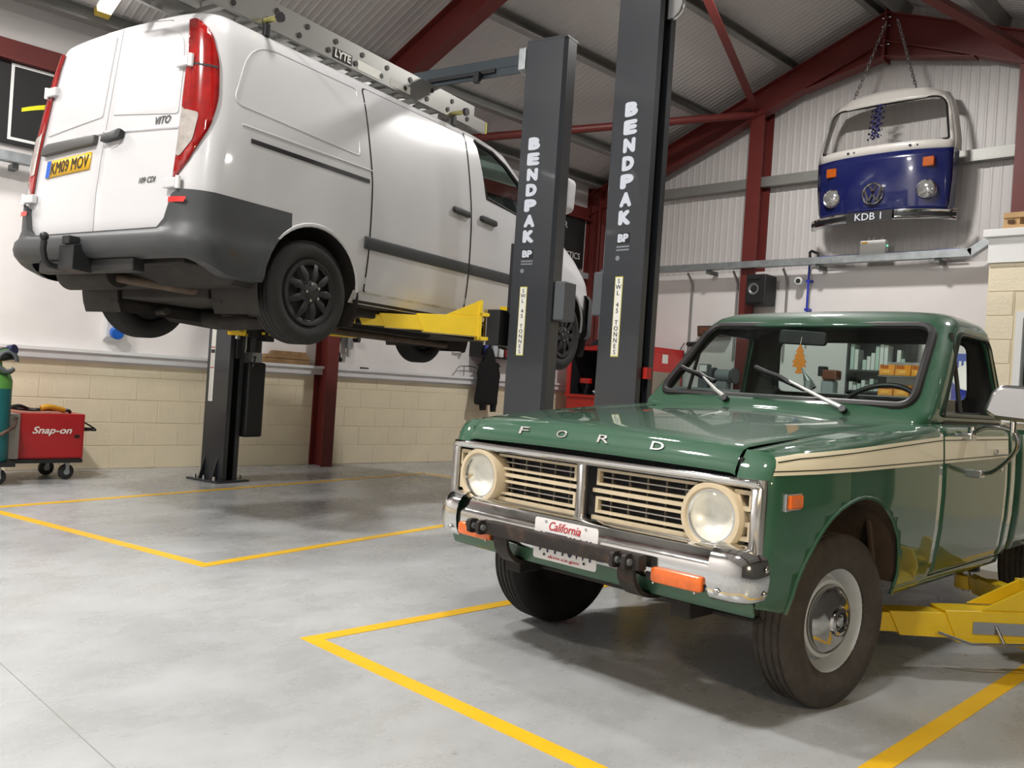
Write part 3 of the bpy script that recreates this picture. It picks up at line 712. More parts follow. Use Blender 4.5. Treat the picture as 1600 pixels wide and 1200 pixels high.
# rear corner lamps
def corner(s, off=.006):
    def fm(u, z):
        F = lambda q: xf(z)*(1-.18*q)
        if u < .3: x = F(1)-(.3-u)/.3*.05; t_ = trear(z)-off; return (s*x, t_, z)
        if u < .8:
            ph = (u-.3)/.5*pi/2; return (s*(xf(z)*(1-.18*(1-sin(ph)))+off*sin(ph)), trear(z)+.17*(1-cos(ph))-off*cos(ph), z)
        return (s*(xf(z)+off), trear(z)+.17+(u-.8)/.2*.10, z)
    return fm
def cornz(s, off): return corner(s, off)
for s in (-1, 1):
    lp = OB('tail_lamp', sheet(rpoly([(.08, 2.10), (.24, 2.105), (.40, 2.2), (.60, 2.42), (.66, 2.6), (.64, 2.82), (.56, 2.99), (.42, 3.07), (.26, 3.06), (.12, 2.6)], .05, 4), (.06, .06), corner(s, .012)), LRED, van, smooth=60, solid=.012, label='red and clear corner tail lamp')
    OB('clear_lens', sheet(rpoly([(.11, 2.25), (.32, 2.24), (.44, 2.33), (.48, 2.49), (.14, 2.535)], .03, 4), (.06, .06), corner(s, .016)), LCLR, lp, smooth=60)
    OB('lens_divider', sheet([(.15, 2.785), (.63, 2.765), (.63, 2.778), (.15, 2.80)], (.06, 0), corner(s, .015)), SEAM, lp, smooth=60)
    for zh in (2.80, 2.085):
        hb = B(); x0 = xf(zh)*.82
        box(hb, min(s*(x0-.09), s*(x0+.02)), max(s*(x0-.09), s*(x0+.02)), trear(zh)-.035, trear(zh), zh-.028, zh+.028)
        hg = OB('door_hinge', hb, VWHITE, van, bevel=.006, smooth=0)
        OB('hinge_pin', cyl(B(), (s*(x0+.035), trear(zh)-.022, zh-.035), (s*(x0+.035), trear(zh)-.022, zh+.035), .015, 12), WHITEP, hg)
        OB('hinge_arm', bx(min(s*(x0+.018), s*(x0+.036)), max(s*(x0+.018), s*(x0+.036)), trear(zh)-.03, trear(zh)-.006, zh-.016, zh+.016), BLACKP, hg, smooth=0)
# rear doors
def rear(off): return lambda x, z: (x, trear(z)-off+.02*(x/.8)**2, z)
def dtop(x): return 3.125-.09*(abs(x)/.70)**2.6
DR = {}
for s in (-1, 1):
    pts = [(s*.004, 1.845), (s*.66, 1.845), (s*.735, 1.87), (s*.755, 1.95), (s*.765, 2.3), (s*.75, 2.6), (s*.725, 2.82), (s*.685, 2.97), (s*.62, dtop(.62)), (s*.45, dtop(.45)), (s*.25, dtop(.25)), (s*.004, dtop(0))]
    OB('door_gap', sheet(grow(pts, .009), .1, rear(.002)), SEAM, van, smooth=60)
    DR[s] = OB('rear_door', sheet(pts, .08, rear(.012)), VWHITE, van, smooth=60, solid=.01, bevel=.003)
    # pressed window blank above the waist
    wb_ = rpoly([(s*.05, 2.56), (s*.69, 2.50), (s*.665, 2.80), (s*.625, 2.97), (s*.44, 3.05), (s*.05, 3.08)], [.02, .03, .05, .06, .05, .02])
    OB('window_blank', sheet(wb_, .08, rear(.018)), VWHITE, DR[s], smooth=60, solid=.01, bevel=.004)
    OB('waist_ridge', tube(B(), [rear(.012)(s*x, 2.455-.035*(x/.7)) for x in (.01, .2, .4, .6, .72)], .011, 8), VWHITE, DR[s])
# handle, number plate, badges
OB('door_handle', sheet(rpoly([(.02, 2.385), (.215, 2.40), (.215, 2.455), (.03, 2.435)], .02), .05, rear(.05)), BLACKP, DR[1], solid=.03, bevel=.006)
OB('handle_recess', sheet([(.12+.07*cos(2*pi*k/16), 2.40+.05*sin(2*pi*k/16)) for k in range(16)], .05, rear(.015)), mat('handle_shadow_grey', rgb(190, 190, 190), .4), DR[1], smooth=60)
OB('plate_lamp_bar', sheet(rpoly([(-.68, 2.365), (-.06, 2.385), (-.06, 2.445), (-.62, 2.44), (-.68, 2.41)], .012), .08, rear(.045)), mat('plate_bar_grey', rgb(70, 70, 68), .5), DR[-1], solid=.03, bevel=.005)
PY = mat('plate_yellow', rgb(240, 186, 40), .35)
PK = mat('plate_black', rgb(24, 22, 22), .5)
npl = OB('number_plate', sheet([(-.615, 2.215), (-.105, 2.235), (-.105, 2.345), (-.615, 2.325)], .1, rear(.02)), PY, DR[-1], solid=.005, label='yellow rear number plate')
OB('blue_band', sheet([(-.615, 2.215), (-.565, 2.217), (-.565, 2.327), (-.615, 2.325)], .1, rear(.0215)), mat('plate_blue', rgb(30, 90, 190), .4), npl)
text('KM09 MOV', PK, npl, (0, 0, 0), (1, 0, 0), (0, 0, 1), w=.43, h=.079, bold=.012, fm=lambda a, b, d: rear(.0215+d)(-.335+a, 2.281+b+.039*a), space=1.05)
BADGE = mat('badge_chrome', rgb(120, 120, 118), .25, .8)
text('VITO', BADGE, DR[1], (0, 0, 0), (1, 0, 0), (0, 0, 1), w=.135, h=.045, bold=.02, shear=.25, fm=lambda a, b, d: rear(.014+d)(.56+a, 2.475+b))
text('109 CDI', BADGE, DR[1], (0, 0, 0), (1, 0, 0), (0, 0, 1), w=.15, h=.034, bold=.02, shear=.25, fm=lambda a, b, d: rear(.014+d)(.50+a, 2.125+b))
# rear bumper: loft around the tail
pl_ = []
for k in range(12): pl_.append((.945, 3.80-.53*k/11, (1, 0)))
for k in range(1, 8):
    a = pi/2*k/8; pl_.append((.725+.22*cos(a), 3.27-.18*sin(a), (cos(a), -sin(a))))
for k in range(13): pl_.append((.725*(1-k/12), 3.09, (0, -1)))
full = pl_+[(-x, y, (-n[0], n[1])) for x, y, n in pl_[-2::-1]]
rows = []
for x, y, n in full:
    ax = abs(x); back = max(0, min(1, (3.34-y)/.22))
    top = 2.05 if ax > .775 else (1.84 if ax < .68 else 1.84+.21*((ax-.68)/.095)**2)
    zl = 1.60+.085*back; prof_ = [(-.06, zl-.01), (.012+.012*back, zl), (.022+.03*back, zl+.03), (.022+.04*back, 1.755), (.02+.035*back, 1.80), (.014+.02*back, 1.825)]
    r = [(x+n[0]*o, y+n[1]*o-(.0), z) for o, z in prof_]
    for q in (.25, .6, 1): 
        zz = 1.83+(top-1.83)*q; r.append((x+n[0]*(.012+.006*back)-( .05*max(0, zz-1.95)*(1 if x > 0 else -1) if abs(n[0]) > .5 else 0), y+n[1]*(.012+.006*back), zz))
    r.append((x-n[0]*.03, y-n[1]*.03, r[-1][2]))
    rows.append(r)
bm = B(); grid_loft(bm, rows); cut_convex(bm, circ(*RW, .418), (1, 2), lambda p: abs(p.x) > .6); rb = OB('rear_bumper', bm, VGREY, van, smooth=45)
for s in (-1, 1):
    OB('reflector', sheet([(.12, 1.975), (.44, 1.975), (.46, 2.005), (.12, 2.005)], (.06, 0), corner(s, .03)), mat('reflector_red', rgb(220, 36, 30), .25, coat=.5), rb, smooth=60)
OB('mud_splash', sheet([(3.2+.2*0+.26*(.5+.5*cos(2*pi*k/14))*(1 if k % 2 else .8), 1.66+.09*(.5+.5*sin(2*pi*k/14))) for k in range(14)], .05, vside(1, .036)), mat('dried_mud', rgb(78, 70, 58), .9, bump=.6), rb, smooth=60)
# front bumper
rows = []
for k in range(25):
    a = -pi/2+pi*k/24; x = .93*sin(a); y = 7.62+.36*max(0, cos(a))**.7
    rows.append([(x*1.0, y, 1.60), (x*1.02, y+.02, 1.65), (x*1.02, y+.02, 1.98), (x*.99, y, 2.03), (x*.9, y-.05, 2.03)])
bm = B(); grid_loft(bm, rows); OB('front_bumper', bm, VGREY, van, smooth=45)
# wing mirrors
for s in (-1, 1):
    mo = OB('wing_mirror', prism(B(), rpoly([(s*1.0, 2.62), (s*1.20, 2.66), (s*1.21, 2.93), (s*1.14, 2.97), (s*1.02, 2.93)], .05), 'y', 6.66, 6.80), VWHITE, van, bevel=.03)
    OB('mirror_arm', bx(min(s*.9, s*1.05), max(s*.9, s*1.05), 6.68, 6.78, 2.55, 2.64), BLACKP, mo, bevel=.01, smooth=0)
    OB('mirror_glass', prism(B(), [(s*1.04, 2.68), (s*1.18, 2.70), (s*1.19, 2.91), (s*1.05, 2.90)], 'y', 6.655, 6.661), CHROME, mo, smooth=0)
# cab interior
INT = mat('van_interior', rgb(52, 54, 56), .8)
OB('bulkhead', prism(B(), [(-.86, 1.6), (.86, 1.6), (.88, 2.3), (.80, 3.0), (.6, 3.15), (-.6, 3.15), (-.80, 3.0), (-.88, 2.3)], 'y', 5.50, 5.54), INT, van, smooth=0)
OB('cab_floor', bx(-.84, .84, 5.5, 7.4, 1.64, 1.68), INT, van, smooth=0)
OB('dashboard', prism(B(), rpoly([(6.7, 1.9), (7.15, 1.9), (7.15, 2.5), (6.8, 2.5), (6.66, 2.38)], .06), 'x', -.84, .84), INT, van, smooth=30)
for s in (-1, 1):
    sb = OB('seat', prism(B(), rpoly([(5.62, 1.95), (6.2, 1.98), (6.22, 2.08), (5.85, 2.1), (5.72, 2.72), (5.58, 2.72)], .05), 'x', min(s*.2, s*.72), max(s*.2, s*.72)), INT, van, smooth=30, bevel=.03)
sw = lathe(B(), [(.19+.016*cos(2*pi*k/8), .016*sin(2*pi*k/8)) for k in range(8)], (.40, 6.56, 2.56), (0, -.86, .5), 32, close=True)
so_ = OB('steering_wheel', sw, BLACKP, van)
OB('wheel_hub', cyl(B(), (.40, 6.56, 2.56), (.40, 6.72, 2.46), .06, 16), BLACKP, so_)
# wheels
def van_wheel(s, cy, cz):
    ax = (s, 0, 0); c = (s*.83, cy, cz); R_ = .333
    w_ = OB('wheel', lathe(B(), [(.05, .06), (.20, .05), (.222, .075), (.226, .05), (.215, -.02), (.19, -.06), (.05, -.06)], c, ax, 40), mat('steel_rim_black', rgb(30, 30, 31), .6), van)
    OB('tyre', tyre_bm(c, ax, R_, .20, .212), RUBBER, w_)
    hc = B(); u, v = Vector((0, 1, 0)), Vector((0, 0, 1)); o = Vector(c); n = Vector(ax)
    def P(r, a, h): return o+n*h+(u*cos(a)+v*sin(a))*r
    lathe(hc, [(.215, .078), (.21, .094), (.185, .094), (.175, .085)], c, ax, 40)
    lathe(hc, [(0, .112), (.055, .11), (.075, .10), (.08, .08)], c, ax, 30)
    for k in range(9):
        a = 2*pi*k/9
        q = [P(.07, a-.22, .104), P(.07, a+.22, .104), P(.125, a+.20, .108), P(.185, a+.07, .094), P(.185, a-.07, .094), P(.125, a-.20, .108)]
        m0 = hc.verts.new(P(.13, a, .118)); vs = [hc.verts.new(x) for x in q]
        for i in range(6): hc.faces.new((vs[i], vs[(i+1)%6], m0))
    h_ = OB('hubcap', hc, HUBK, w_, smooth=50)
    for k in range(5):
        a = 2*pi*k/5+.6; OB('wheel_nut', cyl(B(), P(.055, a, .10), P(.055, a, .122), .010, 6), STEEL, h_)
for s in (1, -1): van_wheel(s, *RW); van_wheel(s, *FW)
# underbody
ub = B(); box(ub, -.80, .80, 4.45, 7.0, 1.50, 1.58); box(ub, -.70, .70, 3.24, 3.62, 1.66, 1.72); box(ub, -.46, .46, 3.6, 4.46, 1.50, 1.58)
OB('floor_pan', ub, DARKST, van, smooth=0, bevel=.01)
for s in (-1, 1):
    OB('chassis_rail', bx(s*.55-.05, s*.55+.05, 3.6, 7.3, 1.47, 1.54), DARKST, van, smooth=0, bevel=.006)
    arm = B(); tube(arm, [(s*.42, 4.75, 1.46), (s*.50, 4.45, 1.42), (s*.66, 4.15, 1.46), (s*.74, 4.02, 1.55)], .055, 10, rs=[.05, .06, .07, .06]); OB('trailing_arm', arm, DARKST, van)
    OB('coil_spring', tube(B(), [(s*.56+.05*cos(.9*k), 4.12+.05*sin(.9*k), 1.47+.0045*k) for k in range(42)], .008, 6), DARKST, van)
    OB('lower_link', tube(B(), [(s*.3, 3.85, 1.44), (s*.76, 3.98, 1.45)], .025, 8), DARKST, van)
    OB('front_arm', tube(B(), [(s*.35, 7.0, 1.48), (s*.74, 7.22, 1.47)], .035, 8), DARKST, van)
OB('rear_subframe', tube(B(), [(-.5, 4.35, 1.47), (-.3, 4.2, 1.42), (0, 4.15, 1.40), (.3, 4.2, 1.42), (.5, 4.35, 1.47)], .06, 12), DARKST, van)
OB('axle_hub', cyl(B(), (-.76, 4.02, 1.57), (.76, 4.02, 1.57), .035, 12), DARKST, van)
OB('fuel_tank', prism(B(), rpoly([(5.0, 1.45), (6.0, 1.45), (6.05, 1.52), (4.95, 1.52)], .05), 'x', -.42, .30), DARKST, van, smooth=30)
sil = lathe(B(), [(0, 0), (.09, 0), (.105, .03), (.105, .55), (.09, .58), (0, .58)], (-.70, 3.36, 1.63), (1, 0, 0), 24); OB('silencer', sil, DARKST, van)
OB('exhaust_pipe', tube(B(), spline([(-.12, 3.36, 1.6), (.15, 3.45, 1.57), (.32, 3.6, 1.55), (.45, 3.78, 1.56), (.40, 4.0, 1.50), (.2, 4.5, 1.43), (.1, 6.5, 1.43)], 6), .03, 10), mat('rusty_exhaust', rgb(92, 78, 66), .7, .4, var=.3, vscale=12), van)
# tow bar
tb = OB('tow_bar', bx(-.60, .42, 3.10, 3.18, 1.60, 1.68), mat('tow_bar_black', rgb(38, 38, 38), .5), van, bevel=.008, smooth=0)
OB('tow_bracket', prism(B(), [(2.98, 1.60), (3.10, 1.59), (3.14, 1.66), (3.06, 1.76), (2.98, 1.75)], 'x', -.16, .0), BLACKP, tb, smooth=0, bevel=.005)
OB('ball_neck', tube(B(), spline([(-.24, 3.12, 1.62), (-.24, 2.97, 1.63), (-.24, 2.93, 1.70), (-.24, 2.93, 1.77)], 5), .02, 10), BLACKP, tb)
OB('tow_ball', lathe(B(), [(0, -.027)]+[(.027*sin(pi*k/10), -.027*cos(pi*k/10)) for k in range(1, 10)]+[(0, .027)], (-.24, 2.93, 1.795), (0, 0, 1), 18), BLACKP, tb)
OB('socket_box', bx(-.10, -.02, 2.96, 3.03, 1.75, 1.80), BLACKP, tb, smooth=0, bevel=.006)
# roof bars
BRASS = mat('zinc_roller', rgb(190, 184, 120), .3, .8)
for t_ in (3.66, 5.56):
    rbx = OB('roof_bar', bx(-.70, .70, t_-.016, t_+.016, 3.174, 3.189), STEEL, van, smooth=0)
    OB('bar_end_roller', cyl(B(), (.745, t_, 3.22), (.87, t_+.0, 3.22), .018, 14), BRASS, rbx)
    OB('end_stop', cyl(B(), (.865, t_, 3.22), (.89, t_, 3.22), .03, 14), BLACKP, rbx)
    for s in (-1, 1): OB('bar_foot', bx(s*.76-.015, s*.76+.015, t_-.02, t_+.02, 3.12, 3.20), BLACKP, rbx, smooth=0, bevel=.004)

# ladder on the roof: two nested sections with punched stiles
ALU = mat('aluminium_ladder', rgb(168, 168, 164), .36, .85)
lad = thing('ladder', 'aluminium extension ladder strapped along the white van roof', 'ladder', (.45, 4.5, 3.19), VROT)
dv = Matrix.Rotation(vy, 3, 'Z') @ Matrix.Rotation(VROT[0], 3, 'X')
lad.location = Vector(VLOC)+dv @ Vector((.45, -1.0, 3.19-1.25))
y0, y1 = 2.75, 6.02
for sec, (zz, x0, x1, ya, yb) in enumerate(((3.190, .30, .74, y0, y1), (3.290, .31, .70, y0+.1, y1-.12))):
    for s, x in ((-1, x0), (1, x1)):
        P = [(x, zz), (x-s*.028, zz), (x-s*.028, zz+.004), (x-s*.004, zz+.004), (x-s*.004, zz+.094), (x-s*.028, zz+.094), (x-s*.028, zz+.098), (x, zz+.098)]
        OB('stile', prism(B(), P, 'y', ya, yb), ALU, lad, smooth=0)
    k = 0; y = ya+.15; r0 = None
    while y < yb-.05:
        if r0 is None:
            r0 = o = OB('rung', bx(x0+.004, x1-.004, y-.016, y+.016, zz+.03, zz+.065), ALU, lad, smooth=0, bevel=.004)
            OB('rung_end', cyl(B(), (x1, y, zz+.048), (x1+.006, y, zz+.048), .018, 16), mat('swaged_end', rgb(70, 70, 68), .4, .8), o)
        else: o = dup(r0, lad); o.location = (0, y-ya-.15, 0)
        y += .26
OB('maker_label', bx(.74, .743, 4.24, 4.42, 3.205, 3.275), PK, lad, smooth=0)
text('LYTE', DECW, lad, (.744, 4.33, 3.24), (0, 1, 0), (0, 0, 1), w=.15, h=.05, bold=.04, shear=.1)
OB('safety_label', bx(.74, .742, 4.48, 4.72, 3.205, 3.27), DECW, lad, smooth=0)
OB('safety_label', bx(.74, .742, 4.82, 5.04, 3.205, 3.26), mat('sticker_grey', rgb(196, 194, 188), .5), lad, smooth=0)
OB('end_cap', bx(.725, .744, y1-.0, y1+.012, 3.192, 3.285), mat('yellow_cap', rgb(200, 196, 70), .5), lad, smooth=0)
# ------------------------------------------------------------------ green pickup (raw frame: x from its centre line, y = world y, z up; it faces -y)
GREEN = mat('pickup_green_paint', rgb(40, 84, 60), .5, coat=1., var=.05, vscale=2.5, crough=.04, spec=.3)
GFADE = mat('pickup_green_faded', rgb(62, 100, 76), .45, coat=.3, var=.12, vscale=6)
STRIPE = mat('stripe_cream', rgb(244, 236, 210), .35, coat=.4)
STRK = mat('stripe_pinline', rgb(38, 46, 36), .5)
GCREAM = mat('grille_cream', rgb(206, 190, 160), .5, var=.08, vscale=12)
ORANGE = mat('indicator_orange', rgb(226, 104, 18), .2, coat=.8, var=.2, vscale=25)
TGLASS = glassmat('pickup_glass', (.80, .88, .85), .7)
PINT = mat('pickup_interior', rgb(40, 40, 38), .75)
BLKR = mat('rubber_seal', rgb(30, 28, 28), .5)
RIMW = mat('wheel_grey_white', rgb(196, 202, 208), .4, var=.08, vscale=12)
pk = thing('pickup_truck', 'green vintage pickup truck with cream side stripe and round headlamps', 'pickup truck', (0, 3.09, 0), loc=(-2.06, 3.09, 0))
CEN[pk.name] = (0, 4.2, .7)
ZTF = [(2.42, .912), (2.9, .962), (3.4, 1.003), (3.9, 1.038), (4.9, 1.045)]
XB = [(.36, .735), (.45, .762), (.6, .778), (.75, .783), (.9, .780), (1.05, .770)]
WB = [(2.49, .925), (2.6, .953), (2.75, .98), (3.0, 1.0)]
def zt(y): return lerp_tab(ZTF, y)
def tx(y, z):
    d = zt(y)-z; r = .045; q = max(0, min(1, 1-d/r)); return lerp_tab(XB, z)*lerp_tab(WB, y)-.05*(1-sqrt(max(0, 1-q*q)))
def side(s, off=0.): return lambda y, z: (s*(tx(y, z)+off), y, z)
AC, AZ = 3.08, .40
arch = [(AC+.41*cos(radians(180-180*k/22)), AZ+.368*sin(radians(180*k/22))) for k in range(23)]
FEN = [(2.50, .435), (2.60, .415)]+arch+[(3.485, .37), (3.842, .37)]+[(y, zt(y)) for y in (3.842, 3.6, 3.4, 3.15, 2.9, 2.70, 2.56)]+[(2.500+q*q*.022+q*.03, .838+.088*q) for q in (.9, .6, .3, 0)]+[(2.500, .60)]
def tops(s): return lambda x, y: (s*x, y, zt(y)+.006*(1-((x-.66)/.1)**2)*0+(.0 if x > .7 else .0))
DOOR = rpoly([(3.852, .405), (4.735, .405), (4.735, zt(4.7)), (3.852, zt(3.852))], [.01, .03, .0, .0])
fend = {}; doors = {}
for s in (-1, 1):
    f = fend[s] = OB('fender', sheet(FEN, (.05, .02), side(s)), GREEN, pk, smooth=60, solid=.004)
    topp = [(.626, 2.555)]+[(tx(y, zt(y)), y) for y in (2.56, 2.65, 2.9, 3.2, 3.5, 3.842)]+[(.626, 3.842)]
    OB('fender_top', sheet(topp, .08, tops(s)), GREEN, f, smooth=60, solid=.003)
    # front return of the fender beside the grille
    bm = B(); grid_loft(bm, [[(s*(.624+k*(min(.742, tx(2.50+q*q*.022+q*.03, .836+.088*q))-.6235)), 2.478+.022*k**4+q*q*.022+q*.03, .838+.088*q*(1-.04*k**4)) for k in (0, .25, .5, .7, .85, .94, 1)] for q in (0, .2, .4, .6, .8, .93, 1.0)])
    OB('fender_nose', bm, GREEN, f, smooth=60)
    lip = tube(B(), [side(s, -.002)(*p) for p in arch], .008, 6); OB('arch_lip', lip, GREEN, f)
    rws = [[(s*(x or tx(AC+.42*cos(radians(2+176*k/24)), AZ+.38*sin(radians(2+176*k/24)))-.006), AC+.42*cos(radians(2+176*k/24)), AZ+.38*sin(radians(2+176*k/24))) for k in range(25)] for x in (0, .42)]
    lb = B(); grid_loft(lb, rws); lb.faces.new([v for v in lb.verts if abs(abs(v.co.x)-.42) < 1e-4]); OB('arch_liner', lb, mat('arch_rust_brown', rgb(74, 60, 50), .85, var=.35, vscale=9, bump=.3), f, smooth=60)
    OB('inner_flange', tube(B(), [(s*.66, 3.30, .78), (s*.67, 3.40, .66), (s*.68, 3.44, .5), (s*.68, 3.45, .37)], .012, 6), mat('arch_rust_brown', rgb(74, 60, 50)), f)
    d = doors[s] = OB('door', sheet(DOOR, (.05, .02), side(s)), GREEN, pk, smooth=60, solid=.01)
    OB('rocker_panel', sheet([(3.49, .365), (4.80, .365), (4.80, .398), (3.49, .398)], .1, side(s, .002)), GREEN, pk, smooth=60, solid=.01)
    OB('cab_corner', sheet([(4.742, .405), (4.86, .405), (4.86, 1.045), (4.742, 1.045)], .06, side(s)), GREEN, pk, smooth=60, solid=.01)
    OB('door_gap', sheet([(3.838, .37), (3.856, .37), (3.856, zt(3.85)), (3.838, zt(3.85))], (0, .03), side(s, -.012)), SEAM, pk, smooth=60)
    OB('door_gap', sheet([(4.731, .40), (4.746, .40), (4.746, 1.044), (4.731, 1.044)], (0, .03), side(s, -.012)), SEAM, pk, smooth=60)
    OB('door_gap', sheet([(3.85, .394), (4.74, .394), (4.74, .41), (3.85, .41)], (.1, 0), side(s, -.012)), SEAM, pk, smooth=60)
    def zb_(y): return .852+.022*(y-2.42)/1.4
    def zt_(y): return .910+.075*min(1, (y-2.42)/1.4)+.006*max(0, y-3.85)
    for a, b, par in ((2.512, 3.838, f), (3.857, 4.73, d)):
        ys = [a+(b-a)*k/10 for k in range(11)]
        lo, hi = [(y, zb_(y)) for y in ys], [(y, zt_(y)) for y in ys[::-1]]
        if par is f: lo[0] = (2.512, zb_(2.5)); hi[-1] = (2.536, zt_(2.5)-.004)
        st = OB('side_stripe', sheet(lo+hi, (.05, .02), side(s, .003)), STRIPE, par, smooth=60)
        OB('pin_line', sheet([(y, z+.011) for y, z in lo]+[(y, z+.015) for y, z in lo[::-1]], (.05, .02), side(s, .0042)), STRK, st, smooth=60)
        OB('pin_line', sheet([(y, z-.013) for y, z in hi]+[(y, z-.017) for y, z in hi[::-1]], (.05, .02), side(s, .0042)), STRK, st, smooth=60)
    xm = tx(2.62, .77)
    mk = OB('side_marker', bx(min(s*(xm-.012), s*(xm+.014)), max(s*(xm-.012), s*(xm+.014)), 2.580, 2.665, .748, .792), ORANGE, f, bevel=.006, smooth=0)
    OB('marker_bezel', bx(min(s*(xm-.012), s*(xm+.006)), max(s*(xm-.012), s*(xm+.006)), 2.566, 2.676, .740, .80), CHROME, mk, bevel=.004, smooth=0)
    OB('door_lock_button', cyl(B(), (s*.775, 4.62, .84), (s*.79, 4.62, .84), .016, 14), CHROME, d)
    hnd = OB('door_handle', bx(min(s*.78, s*.80), max(s*.78, s*.80), 4.50, 4.66, .905, .93), CHROME, d, bevel=.006, smooth=0)
# bonnet
HP = [(2.505, .842), (2.478, .849), (2.476, .862), (2.488, .888), (2.502, .912), (2.52, .929), (2.55, .938), (2.62, .945), (2.8, .960), (3.0, .976), (3.2, .991), (3.4, 1.004), (3.6, 1.016), (3.72, 1.021), (3.80, 1.022), (3.815, 1.015), (3.815, .99)]
def hood_pt(x, y, z):
    q = 1-(x/.618)**2; w_ = lerp_tab([(2.45, .25), (2.6, .6), (3.0, 1), (3.8, 1)], y); bow = lerp_tab([(2.45, 1), (2.7, .5), (3.4, 0), (3.81, -.4)], y)
    e = max(0, abs(x)-.598)/.02
    return (x, y-.028*q*bow*(1 if y < 3.4 else 1.3), z+.032*q*w_-.006*e*e)
xs_ = [-.618, -.612, -.60, -.55, -.45, -.3, -.15, 0, .15, .3, .45, .55, .60, .612, .618]
bm = B(); grid_loft(bm, [[hood_pt(x, y, z) for x in xs_] for y, z in HP]); hood = OB('bonnet', bm, GREEN, pk, smooth=40)
LET = mat('bonnet_letter_chrome', rgb(190, 186, 184), .3, .9, var=.3, vscale=60)
for ch, x in zip('FORD', (-.31, -.11, .09, .32)):
    text(ch, LET, hood, (0, 0, 0), (1, 0, 0), (0, 0, 1), w=.05, h=.026, bold=0, fm=lambda a, b, dd, x=x: (lambda p: (p[0], p[1]-dd-.003, p[2]))(hood_pt(x+a, 2.494+.45*b, .900+b)))
bm = B(); box(bm, -.70, .70, 2.60, 3.9, .80, .835); OB('engine_bay', bm, SEAM, pk, smooth=0)
for s in (-1, 1): OB('bonnet_gap', bx(min(s*.612, s*.63), max(s*.612, s*.63), 2.5, 3.83, .83, .90), SEAM, pk, smooth=0)
OB('lock_panel', bx(-.70, .70, 2.57, 2.60, .56, .845), SEAM, pk, smooth=0)
# cab shell
RG = [(.98, 3.775, 4.86, .70, .05), (1.03, 3.785, 4.862, .715, .06), (1.06, 3.80, 4.862, .722, .07), (1.085, 3.835, 4.862, .722, .08), (1.15, 3.90, 4.88, .714, .09), (1.25, 4.0, 4.88, .697, .09), (1.35, 4.10, 4.87, .676, .09), (1.44, 4.19, 4.86, .652, .09), (1.49, 4.235, 4.86, .642, .10), (1.525, 4.275, 4.84, .618, .11), (1.552, 4.33, 4.80, .565, .12), (1.568, 4.42, 4.74, .46, .14), (1.576, 4.52, 4.64, .28, .05)]
def cab_ring(z, yf, yb, hx, r):
    out = []
    def F(x): return yf-.055*(1-(x/hx)**2)
    n = 16
    for k in range(n+1):
        x = -(hx-r)+2*(hx-r)*k/n; out.append((x, F(x), z))
    y0 = F(hx-r)
    for k in range(1, 6): a = pi/2*k/6; out.append((hx-r+r*sin(a), y0+r*(1-cos(a)), z))
    for k in range(9): out.append((hx, y0+r+(yb-r-y0-r)*k/8, z))
    for k in range(1, 6): a = pi/2*k/6; out.append((hx-r+r*cos(a), yb-r+r*sin(a), z))
    for k in range(11): out.append(((hx-r)*(1-2*k/10), yb, z))
    for k in range(1, 6): a = pi/2*k/6; out.append((-(hx-r)-r*sin(a), yb-r+r*cos(a), z))
    for k in range(9): out.append((-hx, yb-r-(yb-r-y0-r)*k/8, z))
    for k in range(1, 6): a = pi/2*k/6; out.append((-(hx-r)-r*cos(a), y0+r-r*sin(a), z))
    return out
bm = B(); R = grid_loft(bm, [cab_ring(*q) for q in RG], closed=True); bm.faces.new(R[-1])
WSP = rpoly([(-.645, 1.098), (.645, 1.098), (.585, 1.48), (-.585, 1.48)], .07, 6)
SWP = rpoly([(3.965, 1.075), (4.785, 1.075), (4.745, 1.455), (4.335, 1.455)], [.02, .03, .05, .05], 4)
RWP = rpoly([(-.545, 1.14), (.545, 1.14), (.53, 1.455), (-.53, 1.455)], .06, 4)
cut_convex(bm, WSP, (0, 2), lambda p: p.y < 4.34)
cut_convex(bm, RWP, (0, 2), lambda p: p.y > 4.6)
cut_convex(bm, SWP, (1, 2), lambda p: abs(p.x) > .52)
cab = OB('cab', bm, [GREEN, PINT], pk, smooth=35, solid=.025)
def ring_at(z):
    for a, b in zip(RG, RG[1:]):
        if z <= b[0]:
            t_ = (z-a[0])/(b[0]-a[0]); return [a[i]+(b[i]-a[i])*t_ for i in range(5)]
def wsf(off=0): 
    def fm(x, z):
        _, yf, yb, hx, r = ring_at(z); y = yf-.055*(1-(min(abs(x), hx-r)/hx)**2); ex = max(0, abs(x)-(hx-r))
        return (x, y+(r-sqrt(max(0, r*r-ex*ex)))-off, z)
    return fm
def swf(s, off=0): return lambda y, z: (s*(ring_at(z)[3]+off), y, z)
def rwf(x, z): return (x, ring_at(z)[2], z)
OB('windscreen', sheet(WSP, .08, wsf(-.008)), TGLASS, pk, smooth=60)
OB('windscreen_seal', loop_tube(WSP, wsf(0), .020, 8), BLKR, pk)
OB('rear_window', sheet(RWP, .2, lambda x, z: rwf(x, z)), TGLASS, pk, smooth=60)
OB('rear_window_seal', loop_tube(RWP, rwf, .014, 8), BLKR, pk)
